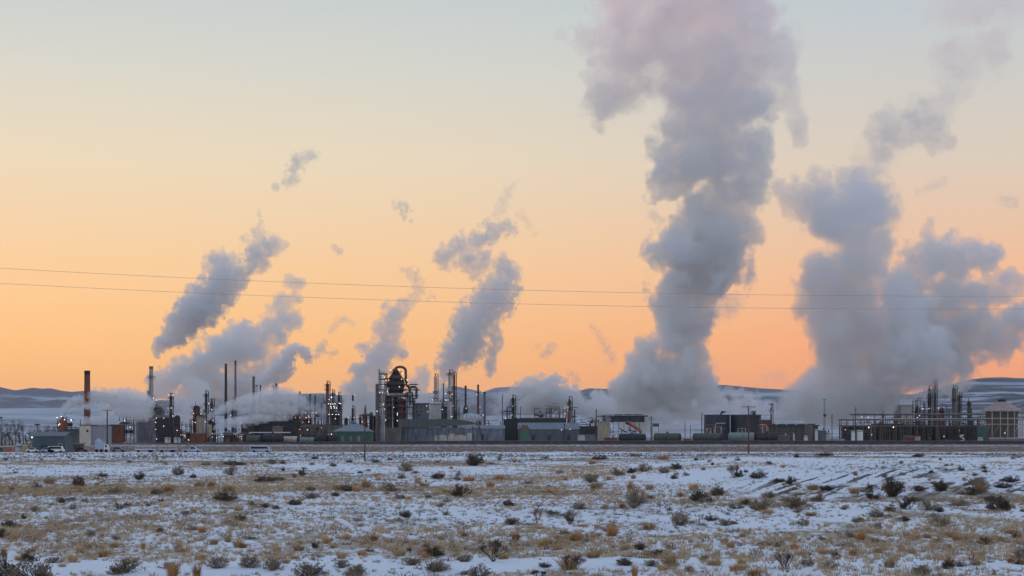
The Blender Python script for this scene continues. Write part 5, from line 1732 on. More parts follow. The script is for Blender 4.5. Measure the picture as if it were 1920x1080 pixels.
KIND = {
    's': [pair(sage_meshes(i), ('stems', 'leaves'), (TWIG, SAGE)) for i in range(5)],
    'd': [pair(sage_meshes(20 + i, 1.25), ('stems', 'leaves'), (TWIG, SAGED)) for i in range(4)],
    'g': [[('blades', grass_mesh(40 + i, 170).mesh('blades', STRAW))] for i in range(4)],
    'r': [[('blades', grass_mesh(50 + i, 170).mesh('blades', RUSSET))] for i in range(3)],
    'b': [pair(twig_mesh(60 + i), ('branches', 'twigs'), (TWIG, TWIG)) for i in range(3)],
    't': [pair(twig_mesh(70 + i, 4, .35), ('branches', 'twigs'), (REDTWIG, REDTWIG)) for i in range(2)],
}
KNAME = {'s': ('sagebrush', 'bush'), 'd': ('sagebrush', 'bush'), 'g': ('grass_clump', 'grass clump'), 'r': ('grass_clump', 'grass clump'), 'b': ('bare_shrub', 'shrub'), 't': ('bare_shrub', 'shrub')}
GLAB = {'s': ('grey-green sagebrush growing out of the patchy snow', 'sagebrush on the snowy steppe'), 'd': ('dark low sagebrush growing out of the patchy snow', 'dark sagebrush on the snowy steppe'),
        'g': ('straw-coloured grass clump in the patchy snow', 'straw grass clumps on the steppe'), 'r': ('russet grass clump in the patchy snow', 'russet grass clumps on the steppe'),
        'b': ('leafless twiggy shrub in the patchy snow', 'leafless shrubs on the steppe'), 't': ('reddish leafless shrub in the patchy snow', 'reddish shrubs on the steppe')}
_pc = [0]


PLANTED = []


def plant(kind, px, py, w, h, label=None):
    x, y, z = on_ground(px, py)
    sc_ = S(w * 1.15, y)
    sh = S(h * 1.1, y)
    i = _pc[0]
    _pc[0] += 1
    var = KIND[kind][(i * 7 + int(px)) % len(KIND[kind])]
    nm_, cat = KNAME[kind]
    ref = {'s': (1.0, .56), 'd': (1.0, .56), 'g': (1.05, .68), 'r': (1.05, .68), 'b': (1.15, .62), 't': (.9, .7)}[kind]
    t = thing(nm_, label, cat, (x, y, z - .02), None if label else GLAB[kind][1])
    if not label:
        PLANTED.append((t, kind, px, py, w))
    for pn, me in var:
        o = bpy.data.objects.new(pn, me)
        COL.objects.link(o)
        o.parent = t
        o.scale = (sc_ / ref[0], sc_ / ref[0] * .9, sh / ref[1])
        o.rotation_euler.z = (i * 2.399) % 6.283 if kind != 'b' else 0.3 * i
    return t


def label_planted():
    """names each remaining plant by its kind, the nearest landmark, the side of it and its turn counted from there"""
    cells = {}
    for t, kind, px, py, w in PLANTED:
        lm = min(LANDMARKS, key=lambda q: math.hypot((px - q[0]) * .55, (py - q[1]) * 1.6))
        dx, dy = px - lm[0], py - lm[1]
        side = ('left of' if dx < 0 else 'right of') if abs(dx) > 1.6 * abs(dy) else ('beyond' if dy < 0 else 'in front of')
        if side in ('beyond', 'in front of') and abs(dx) > 12:
            side = ('beyond and left of' if dx < 0 else 'beyond and right of') if dy < 0 else ('before and left of' if dx < 0 else 'before and right of')
        cells.setdefault((lm[2], side, kind), []).append((math.hypot(dx, dy), t))
    words_ = ['nearest', 'second', 'third', 'fourth', 'fifth', 'sixth', 'seventh', 'eighth', 'ninth', 'tenth', 'eleventh', 'twelfth']
    kn = {'s': 'grey-green sagebrush', 'd': 'dark sagebrush', 'g': 'straw grass clump', 'r': 'russet grass clump', 'b': 'leafless shrub', 't': 'reddish leafless shrub'}
    for (lm, side, kind), lst in cells.items():
        lst.sort(key=lambda q: q[0])
        for n, (_, t) in enumerate(lst):
            pre = '' if len(lst) == 1 else words_[min(n, 11)] + ' '
            t['label'] = f'{pre}{kn[kind]} {side} {lm}'


LANDMARKS = [(887, 874, 'the largest round dark bush'), (423, 941, 'the dense dark bush in tan grass'), (863, 932, 'the rounded bush below centre'), (1193, 950, 'the tall rounded grey bush'),
             (1672, 932, 'the black spiky bush'), (1874, 958, 'the wide dark bush at right'), (1376, 897, 'the twiggy bush behind the pole'), (1328, 938, 'the touching pair of dark bushes'),
             (1490, 954, 'the broad grey bush below the bank'), (1765, 988, 'the bush with the orange foot'), (925, 1054, 'the large leafless branching shrub'), (1472, 1069, 'the smaller leafless branching shrub'),
             (60, 1090, 'the largest sagebrush at bottom left'), (490, 1068, 'the hedge-like sagebrush row'), (346, 1084, 'the twin orange grass clumps'), (1147, 1006, 'the leaning orange grass clump'),
             (1007, 981, 'the thin reddish shrub'), (1613, 1013, 'the lone orange tussock'), (147, 913, 'the dark upright bush at upper left'), (334, 891, 'the round bush by the snow edge'),
             (489, 850, 'the snow-covered van'), (684, 865, 'the bare pole'), (1403, 852, 'the reddish pole'), (17, 990, 'the dark bush at the left edge'), (1667, 1064, 'the rounded straw tussock'),
             (1912, 1052, 'the bush at the right edge'), (1073, 1069, 'the twiggy shrub in tan grass'), (738, 851, 'the orange marker'), (1840, 920, 'the olive bush on the bank')]


# the plants that stand out in the photograph: kind, column, base row, width, height, own label
BIG = [
    ('d', 887, 874, 38, 26, 'largest round dark bush near the far snow edge, left of centre'),
    ('s', 762, 884, 30, 20, 'bush with upright stems left of the largest round dark bush'),
    ('d', 423, 941, 42, 24, 'dense dark bush in the tan grass strip, left part of the field'),
    ('d', 863, 932, 36, 24, 'rounded bush on open snow just below centre'),
    ('s', 1193, 950, 44, 36, 'tall rounded grey bush right of centre, mid field'),
    ('d', 1672, 932, 46, 42, 'large black spiky bush on the furrowed bank'),
    ('d', 1636, 938, 38, 15, 'dark sprawling brush at the foot of the large black spiky bush'),
    ('d', 1874, 958, 52, 32, 'wide dark bush near the right picture edge'),
    ('s', 1840, 920, 40, 24, 'olive bush on the snow bank above the wide dark bush'),
    ('t', 1376, 897, 27, 36, 'tall upright twiggy bush behind the reddish pole'),
    ('d', 1310, 943, 42, 26, 'dark bush left of a flatter one, right of centre'),
    ('d', 1345, 930, 36, 17, 'flatter dark bush touching the right side of a taller one'),
    ('s', 1490, 954, 55, 28, 'broad grey bush below the furrowed bank'),
    ('s', 1430, 952, 46, 20, 'grey bush left of the broad grey one'),
    ('s', 1765, 988, 44, 24, 'grey-green bush with orange grass at its right foot'),
    ('b', 925, 1054, 84, 52, 'large leafless branching shrub at bottom centre'),
    ('b', 1472, 1069, 58, 42, 'leafless branching shrub near the bottom right of centre'),
    ('d', 813, 1044, 42, 20, 'dark twiggy bush left of the large leafless shrub'),
    ('s', 817, 1072, 52, 26, 'grey bush directly below the dark twiggy one'),
    ('s', 60, 1090, 95, 46, 'largest dark sagebrush in the bottom left corner'),
    ('d', 10, 1088, 52, 42, 'dark sagebrush cut by the bottom left corner'),
    ('s', 235, 1077, 58, 30, 'broad sagebrush on the snow strip at the bottom left'),
    ('s', 408, 1066, 46, 22, 'sagebrush left of the long bottom hedge-like row'),
    ('s', 468, 1066, 52, 26, 'left half of the hedge-like row of sagebrush at the bottom'),
    ('s', 512, 1070, 50, 28, 'right half of the hedge-like row of sagebrush at the bottom'),
    ('s', 580, 1081, 64, 32, 'pale green-grey sagebrush at the bottom, left of centre'),
    ('t', 1073, 1069, 52, 40, 'dark twiggy shrub rising out of a tan clump at the bottom centre'),
    ('g', 1066, 1070, 68, 30, 'broad tan clump around the twiggy shrub at the bottom centre'),
    ('s', 897, 1086, 46, 32, 'pale grey sagebrush cut by the bottom edge below the leafless shrub'),
    ('r', 323, 1084, 38, 36, 'tall orange grass clump at the bottom left, left of its twin'),
    ('r', 370, 1084, 28, 34, 'narrow orange grass clump right of the tall one'),
    ('r', 1147, 1006, 40, 28, 'wide orange grass clump leaning right on the snow'),
    ('g', 1217, 993, 48, 18, 'long low tan grass clump right of the leaning orange one'),
    ('t', 1007, 981, 20, 38, 'thin reddish sapling-like shrub at mid field centre'),
    ('d', 957, 984, 32, 15, 'dark bush left of the thin reddish shrub'),
    ('s', 1275, 986, 38, 34, 'upright grey bush at the foot of the bank, mid right'),
    ('r', 1613, 1013, 32, 21, 'orange grass tussock alone on snow, right'),
    ('g', 1667, 1064, 40, 24, 'straw tussock with a rounded top near the bottom right'),
    ('r', 1415, 1086, 44, 24, 'orange grass clump cut by the bottom edge, right'),
    ('s', 1727, 1080, 38, 26, 'tan-grey bush at the bottom right'),
    ('s', 1912, 1052, 34, 28, 'grey bush cut by the right picture edge'),
    ('r', 1190, 1083, 22, 32, 'thin upright orange grass clump at the bottom centre right'),
    ('d', 147, 913, 24, 24, 'dark upright bush in the upper left of the field'),
    ('s', 334, 891, 26, 19, 'round bush near the far snow edge, left'),
    ('s', 433, 891, 28, 19, 'bush right of the round one near the far snow edge, left'),
    ('s', 510, 871, 30, 14, 'dark bush below the snow-covered van'),
    ('d', 17, 990, 30, 17, 'dark bush at the left edge, mid field'),
    ('s', 667, 1084, 40, 22, 'sagebrush at the bottom edge left of the snow drift'),
]
MID = [('s', 70, 917, 20, 14), ('s', 22, 921, 16, 11), ('s', 215, 926, 35, 16), ('d', 193, 895, 22, 8), ('d', 262, 900, 28, 13), ('s', 387, 873, 20, 8), ('d', 440, 873, 45, 9), ('s', 530, 870, 14, 9),
       ('d', 567, 893, 17, 16), ('s', 553, 896, 14, 9), ('d', 495, 905, 40, 15), ('d', 520, 903, 34, 10), ('s', 293, 927, 30, 14), ('s', 112, 940, 22, 10), ('s', 65, 960, 22, 14), ('s', 137, 955, 16, 12),
       ('s', 223, 955, 22, 14), ('d', 238, 949, 14, 9), ('s', 278, 950, 14, 8), ('g', 302, 941, 22, 9), ('s', 348, 965, 24, 9), ('d', 497, 952, 22, 9), ('d', 517, 955, 16, 9), ('d', 552, 947, 26, 13),
       ('s', 473, 948, 20, 10), ('s', 142, 987, 22, 8), ('d', 300, 999, 18, 9), ('s', 585, 935, 42, 15), ('s', 753, 898, 16, 12), ('d', 822, 898, 28, 13), ('s', 860, 892, 11, 10), ('s', 687, 915, 26, 14),
       ('s', 732, 922, 34, 18), ('d', 650, 921, 25, 14), ('s', 750, 936, 28, 11), ('s', 803, 934, 20, 8), ('s', 838, 942, 20, 9), ('d', 953, 950, 24, 14), ('s', 1087, 955, 30, 15), ('s', 1157, 893, 32, 15),
       ('s', 1207, 885, 28, 20), ('d', 1185, 888, 20, 11), ('s', 1245, 887, 24, 14), ('d', 1267, 881, 26, 13), ('s', 1107, 905, 34, 16), ('s', 1035, 965, 26, 9), ('s', 1070, 967, 25, 12), ('s', 870, 1054, 42, 17),
       ('s', 773, 1060, 50, 17), ('b', 1010, 1084, 40, 18), ('d', 1170, 1060, 36, 15), ('r', 700, 1015, 30, 18), ('r', 650, 1012, 25, 14), ('g', 1257, 1064, 55, 26), ('d', 1420, 897, 32, 14), ('d', 1386, 895, 22, 14),
       ('s', 1380, 954, 34, 13), ('d', 1633, 920, 28, 13), ('d', 1762, 915, 30, 15), ('d', 1723, 921, 22, 12), ('s', 1740, 957, 46, 22), ('b', 1707, 955, 30, 24), ('s', 1800, 949, 46, 14), ('s', 1643, 971, 32, 17),
       ('d', 1668, 960, 28, 12), ('s', 1507, 986, 26, 17), ('s', 1360, 986, 32, 16), ('s', 1610, 979, 28, 12), ('s', 1513, 1061, 38, 17), ('b', 1567, 1051, 26, 18), ('s', 1797, 1062, 40, 14), ('g', 1830, 1060, 34, 14),
       ('r', 1600, 1043, 32, 17), ('s', 1460, 1027, 28, 13), ('d', 1547, 855, 30, 7), ('d', 1723, 857, 28, 7), ('d', 1802, 883, 17, 8), ('r', 8, 1046, 22, 22), ('r', 268, 1031, 13, 16), ('g', 520, 1034, 24, 13),
       ('g', 215, 1028, 34, 15), ('g', 150, 1036, 30, 15), ('g', 60, 1036, 26, 14), ('r', 190, 1008, 18, 12), ('s', 217, 1012, 18, 9), ('r', 335, 1030, 26, 14), ('g', 400, 1022, 30, 14), ('s', 470, 1012, 26, 9),
       ('r', 455, 1028, 26, 13), ('s', 1692, 892, 14, 7), ('d', 1895, 905, 30, 14), ('d', 1880, 915, 34, 12), ('d', 1548, 918, 34, 9), ('d', 1460, 905, 30, 8), ('r', 880, 903, 42, 13), ('r', 938, 900, 30, 12), ('g', 795, 912, 30, 9),
       ('r', 965, 867, 16, 9), ('r', 1243, 862, 38, 11), ('g', 1110, 870, 26, 8), ('d', 1125, 862, 32, 9), ('s', 1190, 856, 24, 8), ('s', 655, 868, 20, 8), ('s', 705, 868, 22, 8), ('g', 820, 868, 18, 7), ('s', 1022, 860, 18, 6),
       ('g', 1520, 968, 40, 12), ('g', 1440, 962, 38, 10), ('g', 1740, 1010, 30, 14), ('r', 1780, 1008, 24, 14), ('r', 1715, 1012, 26, 11), ('g', 1690, 1034, 18, 17), ('g', 1390, 1060, 34, 16), ('g', 1340, 1062, 50, 18), ('r', 1375, 1072, 30, 16),
       ('s', 1540, 1014, 18, 11), ('g', 1555, 1016, 18, 11), ('s', 1757, 1018, 16, 10), ('g', 1393, 1008, 18, 12), ('g', 1350, 996, 18, 9), ('r', 1740, 996, 22, 12), ('r', 1900, 1002, 30, 13), ('g', 1840, 1020, 18, 10), ('g', 1780, 1030, 20, 12),
       ('s', 1255, 958, 16, 8), ('s', 1050, 888, 18, 7), ('s', 990, 908, 24, 8), ('r', 1060, 902, 16, 9), ('g', 1120, 990, 24, 9), ('g', 1010, 992, 40, 9), ('g', 1090, 988, 34, 8), ('d', 1060, 1003, 24, 8), ('d', 767, 1033, 13, 8), ('s', 1320, 1052, 20, 12)]
for a_ in BIG:
    plant(*a_)
for a_ in MID:
    plant(*a_)
rg = random.Random(78)
for q in range(16):
    plant(rg.choice('dds'), rg.uniform(1370, 1915), rg.uniform(898, 962), rg.uniform(20, 44), rg.uniform(9, 17))
for q in range(46):
    plant(rg.choice('gggr'), rg.uniform(0, 1920), rg.choice((rg.gauss(1038, 12), rg.gauss(1040, 10), rg.gauss(918, 6))), rg.uniform(22, 46), rg.uniform(11, 20))
rg = random.Random(77)
extra = 0
while extra < 215:
    py = 858 + (1080 - 858) * rg.random() ** 1.3
    px = rg.uniform(-20, 1940)
    q = noise.noise(Vector((px * .006, py * .03, 2.0)))
    if q < -.05:
        continue
    w = (py - 812) / 268 * rg.uniform(14, 36) + 6
    k = rg.choice('ssdggrsd')
    if 1010 < py < 1060 and rg.random() < .6:
        k = rg.choice('ggr')
    plant(k, px, py, w, w * rg.uniform(.4, .6))
    extra += 1

label_planted()

# grass and low scrub that nobody could count
nr = np.random.RandomState(11)


def scatter(name, count, hmin, hmax, blades, wide, tints, matl, seed, dmax, ymin=60, clump=0.0, lab=None, bw=.035):
    rr = np.random.RandomState(seed)
    rg_ = random.Random(seed)
    V, T = [], []
    made = 0
    while made < count:
        y = math.sqrt(rg_.uniform(ymin ** 2, dmax ** 2))
        x = rg_.uniform(-.36, .36) * y
        q = noise.noise(Vector((x * .05, y * .03, seed))) + .6 * noise.noise(Vector((x * .3, y * .16, seed)))
        yb = y + 30 * noise.noise(Vector((x * .03, 0, 0)))
        q += .38 * math.exp(-((yb - 88) / 15) ** 2) + .30 * math.exp(-((yb - 172) / 20) ** 2) - .7 * math.exp(-((y - 72.5) / 2.6) ** 2) - .38 * math.exp(-((y - 268) / 34) ** 2)
        if x > 0.05 * y and 145 < y < 320:
            q -= .5 * min(1, (x / y - .05) * 12)
        if q < clump + rg_.gauss(0, .22):
            continue
        made += 1
        z = ground_z(x, y)
        h = rg_.uniform(hmin, hmax) * (1 + .5 * q)
        tint = tints[min(len(tints) - 1, int(abs(rg_.gauss(0, .9)) * 1.3))]
        br = rg_.uniform(.75, 1.2)
        T.append((tint[0] * br, tint[1] * br, tint[2] * br))
        V.append((x, y, z, h))
    V = np.array(V)
    n = len(V)
    az = rr.uniform(0, 2 * np.pi, (n, blades))
    out = rr.uniform(.1, 1.0, (n, blades)) * wide
    r0 = rr.uniform(0, .5, (n, blades)) * V[:, 3:4] * wide
    L = V[:, 3:4] * rr.uniform(.55, 1.1, (n, blades))
    bx, by = V[:, 0:1] + r0 * np.cos(az), V[:, 1:2] + r0 * np.sin(az)
    bz = np.repeat(V[:, 2:3] - .02, blades, 1)
    tx_, ty_, tz_ = bx + L * out * np.cos(az), by + L * out * np.sin(az), bz + L
    sw = bw * rr.uniform(.6, 1.4, (n, blades))
    a2 = rr.uniform(0, 2 * np.pi, (n, blades))
    sx, sy = np.cos(a2) * sw, np.sin(a2) * sw
    co = np.stack([np.stack([bx - sx, by - sy, bz], -1), np.stack([bx + sx, by + sy, bz], -1), np.stack([tx_ + sx * .4, ty_ + sy * .4, tz_], -1), np.stack([tx_ - sx * .4, ty_ - sy * .4, tz_ * 1.0], -1)], 2).reshape(-1, 3)
    nf = n * blades
    me = bpy.data.meshes.new(name)
    me.vertices.add(nf * 4)
    me.vertices.foreach_set('co', co.astype(np.float32).ravel())
    me.loops.add(nf * 4)
    me.loops.foreach_set('vertex_index', np.arange(nf * 4, dtype=np.int32))
    me.polygons.add(nf)
    me.polygons.foreach_set('loop_start', (np.arange(nf) * 4).astype(np.int32))
    me.polygons.foreach_set('loop_total', np.full(nf, 4, np.int32))
    me.update()
    at = me.attributes.new('tint', 'FLOAT_COLOR', 'POINT')
    tc_ = np.repeat(np.array(T), blades * 4, 0)
    at.data.foreach_set('color', np.concatenate([tc_, np.ones((len(tc_), 1))], 1).astype(np.float32).ravel())
    me.materials.append(matl)
    o = bpy.data.objects.new(name, me)
    COL.objects.link(o)
    o['kind'] = 'stuff'
    return o


scatter('dry_grass', 32000, .08, .27, 15, 1.1, [(.60, .43, .25), (.66, .50, .32), (.52, .36, .20), (.66, .36, .14), (.36, .27, .19)], TINT, 3, 330, clump=.0, bw=.015)
scatter('low_scrub', 15000, .06, .24, 14, 1.5, [(.12, .10, .08), (.17, .14, .11), (.08, .07, .06), (.22, .18, .14)], TINT, 4, 420, clump=-.10, bw=.016)
scatter('verge_weeds', 3500, .15, .4, 6, .8, [(.16, .11, .08), (.25, .18, .12), (.11, .08, .06)], TINT, 5, 475, ymin=395, clump=-.3, bw=.06)
for o in COL.objects:
    if o.parent is None and 'category' in o.keys():
        o['kind'] = 'thing'

# ------------------------------------------------------------------ steam
def steam_mat(name, balls, dens, edge=0.10, soft=0.10, nm=18.0, amp=1.0, warp=0.35, step=2.5, size=100, fade=None, seed=0.0, holes=0.0):
    """steam whose density falls off from the puffs' centres and is torn by turbulence; fade = (z0, d0, z1, d1) thins it with height"""
    m = bpy.data.materials.new(name)
    m.use_nodes = True
    nt = m.node_tree
    nt.nodes.clear()
    out = nt.nodes.new('ShaderNodeOutputMaterial')
    pv = nt.nodes.new('ShaderNodeVolumeScatter')
    nt.links.new(pv.outputs[0], out.inputs['Volume'])
    pv.inputs['Color'].default_value = (0.985, 0.985, 0.99, 1)
    pv.inputs['Anisotropy'].default_value = 0.05
    g = NT(nt)
    rm = sorted(b_[3] for b_ in balls)[len(balls) // 2]
    acc = None
    for (bx_, by_, bz_, br_) in balls:
        dn = nt.nodes.new('ShaderNodeVectorMath')
        dn.operation = 'DISTANCE'
        nt.links.new(g.pos, dn.inputs[0])
        dn.inputs[1].default_value = (bx_, by_, bz_)
        f_ = g.math('MULTIPLY_ADD', dn.outputs['Value'], -1.0 / br_, 1.0)
        acc = f_ if acc is None else g.math('SMOOTH_MAX', acc, f_, 0.25)
    s_ = 1.0 / nm
    n1 = g.noise((s_, s_, s_), 5, 0.62, (seed, seed * 2.3, 0))
    v = g.math('MULTIPLY_ADD', g.math('SUBTRACT', n1, 0.5), 2.8 * amp, acc)
    d = g.rng(v, edge + 0.20, edge + 0.20 + soft)
    if holes:
        n2 = g.noise((s_ * .5, s_ * .5, s_ * .5), 4, 0.6, (seed * 3, 0, 5))
        d = g.math('MULTIPLY', d, g.rng(n2, 0.36, 0.36 + .22 / holes * .5, 1 - holes, 1.0))
    if fade:
        k = nt.nodes.new('ShaderNodeMapRange')
        nt.links.new(g.xyz()[2], k.inputs[0])
        for i, q in enumerate((fade[0], fade[2], fade[1], fade[3])):
            k.inputs[i + 1].default_value = q
        d = g.math('MULTIPLY', d, k.outputs[0])
    else:
        d = g.math('MULTIPLY', d, dens)
    nt.links.new(d, pv.inputs['Density'])
    m.cycles.volume_step_rate = step / (size * 0.1)
    return m


def plume(label, chains, D, dens=0.1, edge=0.10, soft=0.12, nm=None, amp=1.0, warp=0.3, fade=None, seed=1, lean=0.0, name='steam_plume', cat='steam plume', swell=1.48, holes=0.0, group=None):
    """chains: lists of (column, row, radius) in photograph pixels, one billowing body at distance D"""
    rng_ = random.Random(seed)
    k = D / F
    bm = bmesh.new()
    pts = []
    for ch in chains:
        for i, (x, y, r) in enumerate(ch):
            pts.append((x, y, r))
            if i + 1 < len(ch):
                x2, y2, r2 = ch[i + 1]
                n = int(math.hypot(x2 - x, y2 - y) / (1.15 * max(4, (r + r2) / 2)))
                for q in range(1, n + 1):
                    t = q / (n + 1)
                    rr = r + (r2 - r) * t
                    pts.append((x + (x2 - x) * t + rng_.uniform(-.15, .15) * rr, y + (y2 - y) * t + rng_.uniform(-.15, .15) * rr, rr * rng_.uniform(.9, 1.1)))
    balls = []
    for (x, y, r) in pts:
        R = r * k * swell
        c = (X(x, D), D + lean * (HOR - y) * k + rng_.uniform(-.2, .2) * R, Z(y, D))
        balls.append((c[0], c[1], c[2], R))
        bmesh.ops.create_icosphere(bm, subdivisions=2, radius=R * 1.06, matrix=Matrix.Translation(c))
    me = bpy.data.meshes.new(name)
    bm.to_mesh(me)
    bm.free()
    o = bpy.data.objects.new(name, me)
    COL.objects.link(o)
    rm_ = sorted(b[3] for b in balls)[len(balls) // 2]
    vs_ = min(4.0, max(0.5, rm_ / 6))
    md = o.modifiers.new('r', 'REMESH')
    md.mode = 'VOXEL'
    md.voxel_size = vs_
    tx = bpy.data.textures.new('n', 'CLOUDS')
    tx.noise_scale = rm_ * .6
    dm = o.modifiers.new('d', 'DISPLACE')
    dm.texture = tx
    dm.texture_coords = 'GLOBAL'
    dm.strength = rm_ * .35
    dm.mid_level = .35
    dg = bpy.context.evaluated_depsgraph_get()
    m2 = bpy.data.meshes.new_from_object(o.evaluated_get(dg))
    o.modifiers.clear()
    o.data = m2
    bpy.data.meshes.remove(me)
    m2.name = name
    co = np.empty(len(m2.vertices) * 3, np.float32)
    m2.vertices.foreach_get('co', co)
    co = co.reshape(-1, 3)
    co[:, 2] = np.maximum(co[:, 2], 0.6)
    lo, hi = co.min(0), co.max(0)
    base = Vector((float(co[:, 0].mean()), float(co[:, 1].mean()), float(lo[2])))
    co -= np.array(base, np.float32)
    m2.vertices.foreach_set('co', co.ravel())
    m2.update()
    size = float((hi - lo).mean())
    nm_ = nm or max(2.2, rm_ * (0.8 if rm_ > 12 else 0.6))
    mt = steam_mat(name + '_vapour', balls, dens, edge, soft, nm_, amp, warp, max(0.8, rm_ / 11), size, fade, seed=seed * 1.7, holes=holes)
    m2.materials.clear()
    m2.materials.append(mt)
    o.location = base
    tag(o, label, cat, group)
    return o


